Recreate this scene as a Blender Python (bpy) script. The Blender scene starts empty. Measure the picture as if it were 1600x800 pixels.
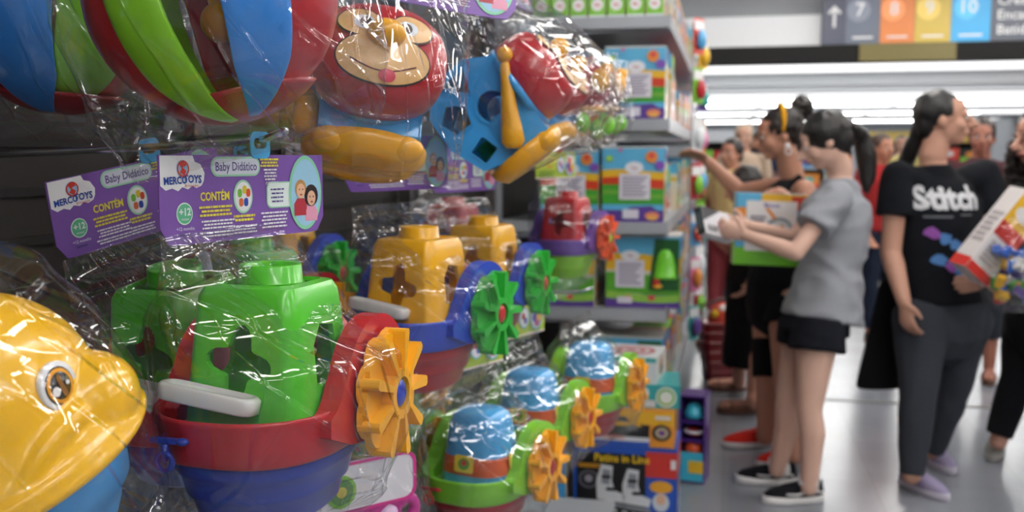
import bpy, bmesh, math, random
from mathutils import Vector, Matrix, Euler, noise
PI = math.pi
S = bpy.context.scene
COL = S.collection
# ---------------------------------------------------------------- camera, world, lights, exposure
FPX, YAW, PITCH, EYE = 1556.0, math.radians(12.3), math.radians(5.69), Vector((0, 0, 1.33))
cam_d = bpy.data.cameras.new('camera'); cam_o = bpy.data.objects.new('camera', cam_d); COL.objects.link(cam_o)
cam_d.sensor_width = 36.0; cam_d.lens = FPX / 1600 * 36.0
cam_d.clip_start = 0.05; cam_d.clip_end = 200
cam_o.location = EYE
cam_o.rotation_euler = (PI / 2 - PITCH, 0, YAW)
cam_d.dof.use_dof = True; cam_d.dof.focus_distance = 1.04; cam_d.dof.aperture_fstop = 5.3
S.camera = cam_o
S.view_settings.view_transform = 'Standard'; S.view_settings.look = 'None'
S.view_settings.gamma = 1.0; S.view_settings.use_curve_mapping = False
S.view_settings.exposure = 0.35
S.cycles.transparent_max_bounces = 28
S.cycles.max_bounces = 7; S.cycles.diffuse_bounces = 3; S.cycles.glossy_bounces = 3
S.cycles.use_denoising = True
S.cycles.sample_clamp_indirect = 6.0
W = bpy.data.worlds.new('world'); S.world = W; W.use_nodes = True
W.node_tree.nodes['Background'].inputs[0].default_value = (0.75, 0.85, 1.0, 1)
W.node_tree.nodes['Background'].inputs[1].default_value = 0.25
TUBE_POWER = 21.0       # radiance of the ceiling tubes
CY, SY = math.cos(YAW), math.sin(YAW)
RT = Vector((CY, SY, 0))
FW = Vector((-SY * math.cos(PITCH), CY * math.cos(PITCH), -math.sin(PITCH)))
UP = RT.cross(FW)

def at(px, py, d):
    """world point seen at pixel px, py of the 1600x800 frame at depth d metres"""
    return EYE + d * (FW + RT * ((px - 800) / FPX) + UP * ((400 - py) / FPX))

def gl(x, d, z):
    """world point from metres to the right of the camera, metres ahead, height"""
    return Vector((x * CY - d * SY, x * SY + d * CY, z))

# ---------------------------------------------------------------- materials
MATS = {}
def s2l(c):
    return tuple((v / 12.92 if v <= 0.04045 else ((v + 0.055) / 1.055) ** 2.4) for v in c)
def hexc(h):
    h = h.lstrip('#'); return s2l(tuple(int(h[i:i + 2], 16) / 255 for i in (0, 2, 4)))
def mat(name, col=None, rough=0.5, coat=0.0, emit=0.0, metal=0.0, spec=0.5, bump=0.0, bscale=60.0, var=0.0, sss=0.0):
    if name in MATS: return MATS[name]
    m = bpy.data.materials.new(name); m.use_nodes = True
    nt = m.node_tree; b = nt.nodes['Principled BSDF']
    c = hexc(col) if isinstance(col, str) else col
    b.inputs['Base Color'].default_value = (*c, 1)
    b.inputs['Roughness'].default_value = rough
    b.inputs['Metallic'].default_value = metal
    b.inputs['Specular IOR Level'].default_value = spec
    b.inputs['Coat Weight'].default_value = coat
    b.inputs['Coat Roughness'].default_value = 0.12
    if emit:
        b.inputs['Emission Color'].default_value = (*c, 1); b.inputs['Emission Strength'].default_value = emit
    if bump or var:
        tc = nt.nodes.new('ShaderNodeTexCoord'); nz = nt.nodes.new('ShaderNodeTexNoise')
        nz.inputs['Scale'].default_value = bscale; nz.inputs['Detail'].default_value = 4
        nt.links.new(tc.outputs['Object'], nz.inputs['Vector'])
        if bump:
            bp = nt.nodes.new('ShaderNodeBump'); bp.inputs['Strength'].default_value = bump; bp.inputs['Distance'].default_value = 0.004
            nt.links.new(nz.outputs['Fac'], bp.inputs['Height']); nt.links.new(bp.outputs['Normal'], b.inputs['Normal'])
        if var:
            mx = nt.nodes.new('ShaderNodeMix'); mx.data_type = 'RGBA'
            mx.inputs[6].default_value = (*[v * (1 - var) for v in c], 1); mx.inputs[7].default_value = (*[min(1, v * (1 + var)) for v in c], 1)
            nt.links.new(nz.outputs['Fac'], mx.inputs[0]); nt.links.new(mx.outputs[2], b.inputs['Base Color'])
    MATS[name] = m
    return m

def pl(col, rough=0.28):           # moulded toy plastic
    return mat('plastic_' + col.lstrip('#'), col, rough, coat=0.25, var=0.05, bscale=9)
def pr(col, rough=0.35):           # printed card
    return mat('print_' + col.lstrip('#'), col, rough, coat=0.15)
def cl(col, rough=0.9):            # cloth
    return mat('cloth_' + col.lstrip('#'), col, rough, spec=0.2, bump=0.5, bscale=260, var=0.12)
def sk(col):
    m = mat('skin_' + col.lstrip('#'), col, 0.5, spec=0.35, var=0.06, bscale=14)
    return m
def hairm(col):
    return mat('hair_' + col.lstrip('#'), col, 0.38, spec=0.5, bump=0.7, bscale=120, var=0.3)
def clothm(col): return cl(col)

def film_material(name, rough, milk, bs):
    m = bpy.data.materials.new(name); m.use_nodes = True; nt = m.node_tree
    for n in list(nt.nodes): nt.nodes.remove(n)
    N = nt.nodes.new; L = nt.links.new
    out = N('ShaderNodeOutputMaterial'); tr = N('ShaderNodeBsdfTransparent'); gs = N('ShaderNodeBsdfGlossy'); df = N('ShaderNodeBsdfDiffuse')
    tr.inputs[0].default_value = (0.965, 0.97, 0.975, 1)
    gs.inputs['Roughness'].default_value = rough; df.inputs[0].default_value = (0.85, 0.87, 0.9, 1)
    # creases: thin ridges that fan out from the closed top, plus a crossing set
    tc = N('ShaderNodeTexCoord'); sp = N('ShaderNodeSeparateXYZ'); L(tc.outputs['Object'], sp.inputs[0])
    def M_(op, a_, b_=None, c_=None):
        n = N('ShaderNodeMath'); n.operation = op
        for k, v in enumerate((a_, b_, c_)):
            if v is None: continue
            if isinstance(v, (int, float)): n.inputs[k].default_value = v
            else: L(v, n.inputs[k])
        return n.outputs[0]
    X_, Y_, Z_ = sp.outputs
    def ridges(u, v, w, fu, fv, width, dist):
        cb = N('ShaderNodeCombineXYZ'); L(M_('MULTIPLY', u, fu), cb.inputs[0]); L(M_('MULTIPLY', v, fv), cb.inputs[1]); L(M_('MULTIPLY', w, 3.0), cb.inputs[2])
        nz = N('ShaderNodeTexNoise'); nz.inputs['Scale'].default_value = 1.0; nz.inputs['Detail'].default_value = 1.0; nz.inputs['Distortion'].default_value = dist
        L(cb.outputs[0], nz.inputs['Vector'])
        q = M_('ABSOLUTE', M_('SUBTRACT', nz.outputs['Fac'], 0.5))
        mr = N('ShaderNodeMapRange'); mr.interpolation_type = 'SMOOTHSTEP'; L(q, mr.inputs[0]); mr.inputs[1].default_value = 0.0; mr.inputs[2].default_value = width; mr.inputs[3].default_value = 1.0; mr.inputs[4].default_value = 0.0
        return mr.outputs[0]
    dz = M_('SUBTRACT', 0.40, Z_); fan = M_('DIVIDE', M_('ADD', X_, 0.12), M_('MAXIMUM', dz, 0.06)); rad = M_('ADD', dz, M_('MULTIPLY', X_, 0.4))
    r1 = ridges(fan, rad, Y_, 9.0, 2.6, 0.040, 0.1)
    q1 = M_('ADD', M_('MULTIPLY', X_, 0.7), M_('MULTIPLY', Z_, 0.72)); q2 = M_('SUBTRACT', M_('MULTIPLY', X_, 0.72), M_('MULTIPLY', Z_, 0.7))
    r2 = ridges(q1, q2, Y_, 13.0, 2.8, 0.030, 0.2); r3 = ridges(q2, q1, Y_, 8.0, 3.0, 0.022, 0.3)
    hgt = M_('ADD', M_('ADD', r1, M_('MULTIPLY', r2, 0.55)), M_('MULTIPLY', r3, 0.5))
    bp = N('ShaderNodeBump'); bp.inputs['Strength'].default_value = 1.0; bp.inputs['Distance'].default_value = 0.0030
    L(hgt, bp.inputs['Height']); L(bp.outputs[0], gs.inputs['Normal'])
    lw = N('ShaderNodeLayerWeight'); lw.inputs[0].default_value = 0.5; L(bp.outputs[0], lw.inputs['Normal'])
    pw = N('ShaderNodeMath'); pw.operation = 'POWER'; pw.inputs[1].default_value = 4.0; L(lw.outputs['Facing'], pw.inputs[0])
    ml = N('ShaderNodeMath'); ml.operation = 'MULTIPLY_ADD'; ml.inputs[1].default_value = 0.45; ml.inputs[2].default_value = 0.08; L(pw.outputs[0], ml.inputs[0])
    ml.use_clamp = True
    a = N('ShaderNodeMixShader'); a.inputs[0].default_value = milk; L(tr.outputs[0], a.inputs[1]); L(df.outputs[0], a.inputs[2])
    b = N('ShaderNodeMixShader'); L(ml.outputs[0], b.inputs[0]); L(a.outputs[0], b.inputs[1]); L(gs.outputs[0], b.inputs[2])
    L(b.outputs[0], out.inputs[0])
    MATS[name] = m
    return m
FILM = film_material('clear_film', 0.03, 0.006, 26)

# ---------------------------------------------------------------- mesh building
class MB:
    def __init__(s): s.v = []; s.f = []; s.m = []; s.mats = []; s.sm = []
    def mi(s, m):
        if m not in s.mats: s.mats.append(m)
        return s.mats.index(m)
    def add(s, vs, fs, m, smooth=True, M=None):
        o = len(s.v); k = s.mi(m)
        s.v += [tuple(M @ Vector(p)) if M else tuple(p) for p in vs]
        for f in fs: s.f.append(tuple(i + o for i in f)); s.m.append(k); s.sm.append(smooth)
        return s
    def box(s, c, size, m, R=None, M=None):
        x, y, z = (q / 2 for q in size); c = Vector(c)
        vs = [Vector((a, b, d)) for a in (-x, x) for b in (-y, y) for d in (-z, z)]
        if R: vs = [R @ q for q in vs]
        vs = [q + c for q in vs]
        return s.add(vs, [(0, 1, 3, 2), (4, 6, 7, 5), (0, 4, 5, 1), (2, 3, 7, 6), (0, 2, 6, 4), (1, 5, 7, 3)], m, False, M)
    def loft(s, rings, m, cap0=True, cap1=True, closed=True, smooth=True, M=None):
        n = len(rings[0]); vs = [p for r in rings for p in r]; fs = []
        for i in range(len(rings) - 1):
            for j in range(n if closed else n - 1):
                a, b = i * n + j, i * n + (j + 1) % n
                fs.append((a, b, b + n, a + n))
        if cap0: fs.append(tuple(range(n))[::-1])
        if cap1: fs.append(tuple(range((len(rings) - 1) * n, len(rings) * n)))
        return s.add(vs, fs, m, smooth, M)
    def cone(s, p1, p2, r1, r2, m, seg=16, caps=True, smooth=True, flat=1.0, side=None, ends=0, M=None):
        """tapered tube p1-p2; ends = number of rings of a rounded end (0: flat); flat = thickness ratio along `side`"""
        p1, p2 = Vector(p1), Vector(p2); d = (p2 - p1)
        if d.length < 1e-7: d = Vector((0, 0, 1e-4))
        d.normalize()
        if side is None: side = Vector((0, 0, 1)) if abs(d.z) < .9 else Vector((0, 1, 0))
        b = Vector(side) - d * d.dot(Vector(side)); b.normalize(); a = d.cross(b)
        prof = []
        if ends:
            for k in range(ends): t = (k + .35) / ends * PI / 2; prof.append((p1 - d * r1 * math.cos(t), r1 * math.sin(t)))
        prof += [(p1, r1), (p2, r2)]
        if ends:
            for k in range(ends - 1, -1, -1): t = (k + .35) / ends * PI / 2; prof.append((p2 + d * r2 * math.cos(t), r2 * math.sin(t)))
        rings = [[c + a * (r * math.cos(2 * PI * j / seg)) + b * (r * flat * math.sin(2 * PI * j / seg)) for j in range(seg)] for c, r in prof]
        return s.loft(rings, m, caps, caps, smooth=smooth, M=M)
    def tube(s, pts, rs, m, seg=12, caps=True, M=None, flat=1.0, side=None):
        pts = [Vector(p) for p in pts]
        if not isinstance(rs, (list, tuple)): rs = [rs] * len(pts)
        rings = []; pb = None
        for i, p in enumerate(pts):
            d = (pts[min(i + 1, len(pts) - 1)] - pts[max(i - 1, 0)]).normalized()
            ref = Vector(side) if side is not None else (pb if pb is not None else (Vector((0, 0, 1)) if abs(d.z) < .9 else Vector((0, 1, 0))))
            b = (ref - d * d.dot(ref)).normalized(); a = d.cross(b); pb = b
            rings.append([p + a * (rs[i] * math.cos(2 * PI * j / seg)) + b * (rs[i] * flat * math.sin(2 * PI * j / seg)) for j in range(seg)])
        return s.loft(rings, m, caps, caps, M=M)
    def ell(s, c, r, m, R=None, seg=20, rings=12, M=None):
        c = Vector(c); r = (r, r, r) if not isinstance(r, (tuple, list)) else r
        vs = [Vector((0, 0, -r[2]))]
        for i in range(1, rings):
            t = PI * i / rings
            vs += [Vector((r[0] * math.sin(t) * math.cos(2 * PI * j / seg), r[1] * math.sin(t) * math.sin(2 * PI * j / seg), -r[2] * math.cos(t))) for j in range(seg)]
        vs.append(Vector((0, 0, r[2])))
        fs = [(0, 1 + (j + 1) % seg, 1 + j) for j in range(seg)]
        for i in range(rings - 2):
            for j in range(seg):
                a, b = 1 + i * seg + j, 1 + i * seg + (j + 1) % seg
                fs.append((a, b, b + seg, a + seg))
        o = 1 + (rings - 2) * seg
        fs += [(o + j, o + (j + 1) % seg, len(vs) - 1) for j in range(seg)]
        if R: vs = [R @ q for q in vs]
        return s.add([q + c for q in vs], fs, m, True, M)
    def torus(s, c, R_, r, m, ax=None, seg=28, ts=10, arc=(0, 2 * PI), M=None):
        """ring round c; ax: rotation matrix from the XY plane"""
        full = abs(arc[1] - arc[0] - 2 * PI) < 1e-4
        n = seg if full else seg + 1; rings = []
        for i in range(n):
            t = arc[0] + (arc[1] - arc[0]) * i / seg
            d = Vector((math.cos(t), math.sin(t), 0))
            ring = [d * (R_ + r * math.cos(2 * PI * j / ts)) + Vector((0, 0, r * math.sin(2 * PI * j / ts))) for j in range(ts)]
            if ax: ring = [ax @ q for q in ring]
            rings.append([q + Vector(c) for q in ring])
        if full: rings.append(rings[0])
        return s.loft(rings, m, not full, not full, M=M)
    def poly(s, splines, m, th=0.0, M=None, smooth=False):
        """flat shape in local XY (x right, y up) with holes, thickness th about z=0"""
        vs, fs = flat_shape(splines, th)
        return s.add(vs, fs, m, smooth, M)
    def text(s, txt, size, m, M=None, align='CENTER', bold=0.0, sx=1.0):
        vs, fs = text_mesh(txt, align, bold)
        return s.add([(x * size * sx, y * size, z) for x, y, z in vs], fs, m, False, M)
    def mesh(s, name):
        me = bpy.data.meshes.new(name); me.from_pydata(s.v, [], s.f)
        for m in s.mats: me.materials.append(m)
        me.polygons.foreach_set('material_index', s.m); me.polygons.foreach_set('use_smooth', s.sm)
        me.update(); return me
    def build(s, name, parent=None, bevel=0.0, sub=0, loc=None, fix=True):
        me = s.mesh(name)
        if fix:
            bm = bmesh.new(); bm.from_mesh(me); bmesh.ops.recalc_face_normals(bm, faces=bm.faces); bm.to_mesh(me); bm.free()
        o = bpy.data.objects.new(name, me); COL.objects.link(o); o.parent = parent
        if loc is not None: o.location = loc
        if bevel:
            b = o.modifiers.new('b', 'BEVEL'); b.width = bevel; b.segments = 2; b.limit_method = 'ANGLE'; b.angle_limit = 0.7
        if sub:
            b = o.modifiers.new('s', 'SUBSURF'); b.levels = b.render_levels = sub
        return o

_TC = {}
def text_mesh(txt, align='CENTER', bold=0.0):
    k = (txt, align, bold)
    if k not in _TC:
        c = bpy.data.curves.new('t', 'FONT'); c.body = txt; c.align_x = align; c.align_y = 'CENTER'; c.resolution_u = 2; c.offset = bold
        o = bpy.data.objects.new('t', c); COL.objects.link(o)
        me = bpy.data.meshes.new_from_object(o.evaluated_get(bpy.context.evaluated_depsgraph_get()))
        _TC[k] = ([tuple(v.co) for v in me.vertices], [tuple(p.vertices) for p in me.polygons])
        bpy.data.objects.remove(o); bpy.data.curves.remove(c); bpy.data.meshes.remove(me)
    return _TC[k]
def flat_shape(splines, th):
    c = bpy.data.curves.new('t', 'CURVE'); c.dimensions = '2D'; c.fill_mode = 'BOTH'; c.extrude = th / 2
    for sp in splines:
        q = c.splines.new('POLY'); q.points.add(len(sp) - 1)
        for i, p in enumerate(sp): q.points[i].co = (p[0], p[1], 0, 1)
        q.use_cyclic_u = True
    o = bpy.data.objects.new('t', c); COL.objects.link(o)
    me = bpy.data.meshes.new_from_object(o.evaluated_get(bpy.context.evaluated_depsgraph_get()))
    r = ([tuple(v.co) for v in me.vertices], [tuple(p.vertices) for p in me.polygons])
    bpy.data.objects.remove(o); bpy.data.curves.remove(c); bpy.data.meshes.remove(me)
    return r

def evaluated(o, name):
    """bake o's modifiers into a new mesh and drop o"""
    me = bpy.data.meshes.new_from_object(o.evaluated_get(bpy.context.evaluated_depsgraph_get()))
    me.name = name
    old = o.data; bpy.data.objects.remove(o); bpy.data.meshes.remove(old)
    return me
def remeshed(mb, name, parent=None, vox=0.006, smooth=4, crease=None, m=None, noise_amp=0.0, noise_sc=(12, 12, 12), dec=0.0):
    """one continuous surface from overlapping solids"""
    o = mb.build(name + '_t')
    r = o.modifiers.new('r', 'REMESH'); r.mode = 'VOXEL'; r.voxel_size = vox; r.use_smooth_shade = True
    if smooth:
        s = o.modifiers.new('s', 'SMOOTH'); s.factor = 0.5; s.iterations = smooth
    if dec:
        s = o.modifiers.new('d', 'DECIMATE'); s.ratio = dec
    me = evaluated(o, name)
    if noise_amp:
        ns = [v.normal.copy() for v in me.vertices]
        for v, n in zip(me.vertices, ns):
            q = Vector((v.co.x * noise_sc[0], v.co.y * noise_sc[1], v.co.z * noise_sc[2]))
            v.co += n * (noise_amp * (1 - 2 * abs(noise.noise(q)) * 2))
    me.materials.clear(); me.materials.append(m or mb.mats[0])
    me.polygons.foreach_set('material_index', [0] * len(me.polygons))
    me.polygons.foreach_set('use_smooth', [True] * len(me.polygons))
    me.update()
    ob = bpy.data.objects.new(name, me); COL.objects.link(ob); ob.parent = parent
    return ob

def tag(o, label=None, cat=None, group=None, kind=None):
    if label: o['label'] = label
    if cat: o['category'] = cat
    if group: o['group'] = group
    if kind: o['kind'] = kind
    return o
def empty(name, loc=(0, 0, 0), rz=0.0, rot=None):
    o = bpy.data.objects.new(name, None); COL.objects.link(o); o.empty_display_size = 0.05
    o.location = loc; o.rotation_euler = rot or (0, 0, rz)
    return o
def struct(o): o['kind'] = 'structure'; return o
def copy_tree(o, parent=None):
    c = o.copy(); COL.objects.link(c); c.parent = parent
    for ch in list(o.children): copy_tree(ch, c)
    return c
def rrect(w, h, r, n=5, cx=0, cy=0):
    out = []
    for qx, qy, a0 in ((w / 2 - r, h / 2 - r, 0), (-w / 2 + r, h / 2 - r, 90), (-w / 2 + r, -h / 2 + r, 180), (w / 2 - r, -h / 2 + r, 270)):
        for i in range(n + 1):
            a = math.radians(a0 + 90 * i / n); out.append((cx + qx + r * math.cos(a), cy + qy + r * math.sin(a)))
    return out
def circ(r, n=28, cx=0, cy=0, ry=None):
    return [(cx + r * math.cos(2 * PI * i / n), cy + (ry or r) * math.sin(2 * PI * i / n)) for i in range(n)]
def T(x, y, z): return Matrix.Translation((x, y, z))
def RX(a): return Matrix.Rotation(a, 4, 'X')
def RY(a): return Matrix.Rotation(a, 4, 'Y')
def RZ(a): return Matrix.Rotation(a, 4, 'Z')
UPR = RX(PI / 2)      # local xy plane -> upright xz plane, facing -y
# ================================================================ SETTING
white = mat('painted_white', '#cfd2d4', 0.6, bump=0.05, bscale=30)
ceilm = mat('ceiling_tile', '#dcdee0', 0.8, bump=0.1, bscale=40)
greyw = mat('grey_plaster', '#9a9da1', 0.7, bump=0.1, bscale=20)
shelfm = mat('shelf_metal', '#a9adb3', 0.35, metal=0.15, bump=0.05, bscale=40)
darkm = mat('dark_metal', '#2a2726', 0.5, metal=0.3, bump=0.05, bscale=30)
chrome = mat('zinc_steel', '#c9cbcf', 0.22, metal=0.95, bump=0.05, bscale=200)
def floor_material():
    m = bpy.data.materials.new('vinyl_floor'); m.use_nodes = True; nt = m.node_tree; b = nt.nodes['Principled BSDF']
    N = nt.nodes.new; L = nt.links.new
    tc = N('ShaderNodeTexCoord'); br = N('ShaderNodeTexBrick'); br.offset = 0.0
    br.inputs['Scale'].default_value = 1.0; br.inputs['Brick Width'].default_value = 0.6; br.inputs['Row Height'].default_value = 0.6
    br.inputs['Mortar Size'].default_value = 0.003; br.inputs['Color1'].default_value = (*hexc('#878b93'), 1); br.inputs['Color2'].default_value = (*hexc('#82868e'), 1)
    br.inputs['Mortar'].default_value = (*hexc('#7d7f83'), 1)
    L(tc.outputs['Object'], br.inputs[0])
    nz = N('ShaderNodeTexNoise'); nz.inputs['Scale'].default_value = 3.0; nz.inputs['Detail'].default_value = 8; L(tc.outputs['Object'], nz.inputs[0])
    mx = N('ShaderNodeMix'); mx.data_type = 'RGBA'; mx.blend_type = 'MULTIPLY'; mx.inputs[0].default_value = 0.25
    L(br.outputs[0], mx.inputs[6]); L(nz.outputs['Fac'], mx.inputs[7]); L(mx.outputs[2], b.inputs['Base Color'])
    rr = N('ShaderNodeMapRange'); rr.inputs[3].default_value = 0.14; rr.inputs[4].default_value = 0.3; L(nz.outputs['Fac'], rr.inputs[0]); L(rr.outputs[0], b.inputs['Roughness'])
    b.inputs['Specular IOR Level'].default_value = 0.5
    return m
X0, X1, Y0, Y1, ZC = -4.0, 9.5, -3.5, 46.0, 3.0
struct(MB().box(((X0 + X1) / 2, (Y0 + Y1) / 2, -0.05), (X1 - X0, Y1 - Y0, 0.1), floor_material()).build('floor'))
struct(MB().box(((X0 + X1) / 2, (Y0 + 10.1) / 2, ZC + 0.05), (X1 - X0, 10.1 - Y0, 0.1), ceilm).build('ceiling'))
struct(MB().box(((X0 + X1) / 2, (22 + 10.1) / 2, ZC + 0.15), (X1 - X0, 22 - 10.1, 0.1), ceilm).build('ceiling'))
struct(MB().box(((X0 + X1) / 2, (Y1 + 22) / 2, 2.80), (X1 - X0, Y1 - 22, 0.1), ceilm).build('ceiling'))
for nm, c, sz in (('wall_left', (X0 - .05, 21.25, 1.6), (.1, 49.5, 3.3)), ('wall_right', (X1 + .05, 21.25, 1.6), (.1, 49.5, 3.3)),
                  ('wall_back', (2.75, Y0 - .05, 1.6), (13.6, .1, 3.3)), ('wall_front', (2.75, Y1 + .05, 1.6), (13.6, .1, 3.3))):
    struct(MB().box(c, sz, greyw if nm != 'wall_front' else white).build(nm))
# dropped beams crossing the aisle
b = MB(); b.box((2.75, 10.1, 2.52), (13.5, 0.2, 0.30), mat('beam_white', '#f2f4f6', .5, bump=.03)); b.box((2.75, 10.15, 2.84), (13.5, 0.16, 0.36), greyw)
struct(b.build('trim_beam'))
b = MB(); b.box((2.75, 9.98, 2.29), (6.1, 0.22, 0.16), mat('black_strip', '#121212', 0.8, bump=0.1, bscale=20))
for k in range(4): b.box((2.75, 9.865, 2.235 + k * .037), (6.1, 0.012, 0.010), mat('black_strip2', '#1c1b1b', 0.8, bump=0.1, bscale=20))
b.box((1.57, 9.862, 2.29), (0.84, 0.03, 0.158), mat('khaki_strip', '#6f6432', 0.5, bump=0.1, bscale=20))
o = b.build('trim_header_rail'); o.location.x = 0; struct(o)
for y, z, h in ((22.0, 2.96, 0.30), (30.0, 2.71, .14), (37.0, 2.71, .14)):
    struct(MB().box((2.75, y, z), (13.5, 0.25, h), white).build('trim_bulkhead'))
# luminaires: housing with lit diffuser
lampm = mat('lamp_diffuser', (1.0, 0.97, 0.93), 0.5, emit=TUBE_POWER)
lamp_far = mat('lamp_diffuser_far', (1.0, 0.99, 0.97), 0.5, emit=22.0)
housing = mat('lamp_housing', '#e4e4e4', 0.4, bump=0.02)
def luminaire(x, y, z, ln, wd, along_x, lm, label, grp):
    o = empty('ceiling_light', (x, y, z), 0 if along_x else PI / 2)
    tag(o, label, 'ceiling light', grp)
    MB().box((0, 0, -.02), (ln, wd, .04), housing).build('housing', o)
    for s in (-1, 1):
        d = MB(); d.cone((-ln / 2 + .03, s * wd * .27, -.06), (ln / 2 - .03, s * wd * .27, -.06), .027, .027, lm, seg=10); d.build('tube', o)
    return o
for y in (-2.2, -0.4, 1.4, 3.2, 5.0, 6.8, 8.6):
    for x in (-1.9, 0.75, 2.6, 5.2):
        luminaire(x, y, ZC, 1.5, 0.22, x in (-1.9, 2.6, 5.2), lampm, 'twin tube ceiling light over the toy aisle in front of the sign beam', 'ceiling lights over the toy aisle')
for y in (12.5, 15.5, 18.5):
    for x in (-1.0, 2.0, 5.0):
        luminaire(x, y, ZC + .1, 2.4, 0.3, True, lamp_far, 'long white ceiling light beyond the sign beam', 'ceiling lights beyond the sign beam')
for y in (24.5, 27.5, 33.0, 40.0):
    for x in (-1.0, 2.4, 5.8):
        luminaire(x, y, 2.75, 3.2, 0.5, True, lamp_far, 'long ceiling light row deep in the store', 'ceiling lights deep in the store')

cove = mat('lit_cove_fill', (1.0, 0.99, 0.98), 0.6, emit=1.05)
for y, wdt in ((20.5, 2.0), (17.6, 1.6), (23.6, 2.2), (27.0, 3.4), (32.4, 3.6), (40.0, 4.6)):  # light bands widened, nearest two added, to whiten ceiling and bulkhead
    c_ = empty('ceiling_cove_fill', (2.75, y, 2.73)); tag(c_, 'broad lit cove band widened or added to whiten the far ceiling', 'ceiling light', 'lit cove bands widened and added on the far ceiling')
    c_.location.z = 3.1 if y < 22 else 2.73
    MB().box((0, 0, -.03), (13.2, wdt, .04), cove).build('diffuser', c_); MB().box((0, -wdt / 2, -.03), (13.2, .04, .06), housing).build('housing', c_)
# hanging aisle sign
sg = empty('aisle_sign', (1.74, 9.86, 2.37)); tag(sg, 'long overhead aisle sign with arrow and orange yellow and blue numbered panels', 'sign')
MB().box((.5, 0.05, .22), (2.86, .05, .44), mat('sign_grey', '#555a66', 0.45)).build('board', sg)
def sx(px): return 0.816 + (px - 1275) * 0.00567 - 1.74
wtext = mat('sign_white', '#e8e8e8', 0.5)
for x0, x1, c, t, nm in ((1275, 1312, '#4f5364', None, 'arrow_panel'), (1312, 1365, '#68707f', '7', 'number_panel'), (1365, 1418, '#d98246', '8', 'number_panel'),
                     (1418, 1473, '#c9ae4c', '9', 'number_panel'), (1473, 1532, '#3fa9e0', '10', 'number_panel'), (1532, 1700, '#555a66', 'T', 'text_panel')):
    p = MB(); w = sx(x1) - sx(x0); cx = (sx(x0) + sx(x1)) / 2
    p.box((cx, .018, .22), (w - .004, .012, .43), mat('sign_' + c[1:], c, 0.45))
    M = T(cx, .010, .22) @ UPR
    if t is None:
        p.poly([[(-.012, -.1), (.012, -.1), (.012, .05), (.045, .02), (.062, .036), (0, .1), (-.062, .036), (-.045, .02), (-.012, .05)]], wtext, .004, M @ T(0, .04, 0))
    elif t == 'T':
        for k, s_ in enumerate(('Crescere', 'Encante', 'Batidas de')):
            p.text(s_, .12, wtext, T(sx(x0) + .05, .010, .36 - k * .13) @ UPR, 'LEFT', .01)
    else:
        tint = mat('sign_tint_' + c[1:], tuple(min(1, v * 1.35 + .06) for v in hexc(c)), .5)
        p.poly([circ(.105, 24, -.04, .09)], tint, .003, M)
        p.text(t, .17, wtext, M @ T(-.03, .09, .004), bold=.01); p.box((cx, .009, .06), (w * .6, .003, .018), wtext)
    p.build(nm, sg)

struct(MB().box((2.75, 5.62, .002), (13.5, .03, .004), mat('floor_joint', '#6d6a66', .4, metal=.4, bump=.05)).build('trim_floor_joint'))
# ---------------------------------------------------------------- gondolas
pegm = mat('peg_panel', '#2e2926', 0.5, metal=0.1, bump=0.1, bscale=30)
g = MB(); g.box((-1.0, 1.6, 1.15), (.04, 4.9, 2.3), pegm)
for k in range(28): g.box((-.976, 1.6, .3 + k * .07), (.006, 4.88, .012), darkm)
struct(g.build('wall_peg_panel'))
dsh = mat('peg_upright', '#4a4645', .5, metal=.2, bump=.05)
for y in (-.8, .42, 1.64, 2.86, 3.93):
    m = MB(); m.box((-.948, y, 1.15), (.036, .035, 2.3), dsh)
    for k in range(40): m.box((-.931, y, .2 + k * .05), (.004, .008, .022), darkm)
    tag(m.build('shelf_upright'), 'slotted grey steel upright of the peg wall behind the bagged toys', 'shelf upright', 'uprights of the peg wall')
m = MB(); m.box((-.65, 1.24, .07), (.54, 4.1, .14), shelfm); m.box((-.64, 1.24, .15), (.56, 4.12, .02), shelfm)
tag(m.build('gondola_base'), 'low grey metal base plinth under the hanging bagged toys', 'shelf base')
# shelving section (from Y=4)
g = MB(); g.box((-.98, 6.2, 1.25), (.04, 4.4, 2.5), pegm); struct(g.build('wall_shelf_panel'))
SHZ = (.27, .72, 1.07, 1.475, 1.87)
for k, z in enumerate(SHZ):
    m = empty('store_shelf', (-.6, 6.1, z)); tag(m, ('lowest', 'second lowest', 'middle', 'second highest', 'highest')[k] + ' long grey metal shelf of the boxed toy section', 'shelf')
    MB().box((.018, 0, -.012), (.68, 4.3, .024), shelfm).build('shelf_board', m)
    q = MB(); q.box((.362, 0, -.02), (.008, 4.3, .055), shelfm); q.box((.018, -2.152, -.02), (.68, .008, .045), shelfm); q.build('front_lip', m)
    for sy in (-1, 1):
        q = MB(); q.poly([[(-.32, -.025), (.34, -.025), (.34, -.045), (-.32, -.07)]], shelfm, .004, T(0, sy * 2.13, 0) @ UPR); q.build('bracket', m)
for y in (4.06, 6.1, 8.2):
    tag(MB().box((-.955, y, 1.25), (.05, .04, 2.5), shelfm).build('shelf_upright'), 'grey steel upright behind the shelves of boxed toys', 'shelf upright', 'uprights of the boxed toy shelves')

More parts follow.
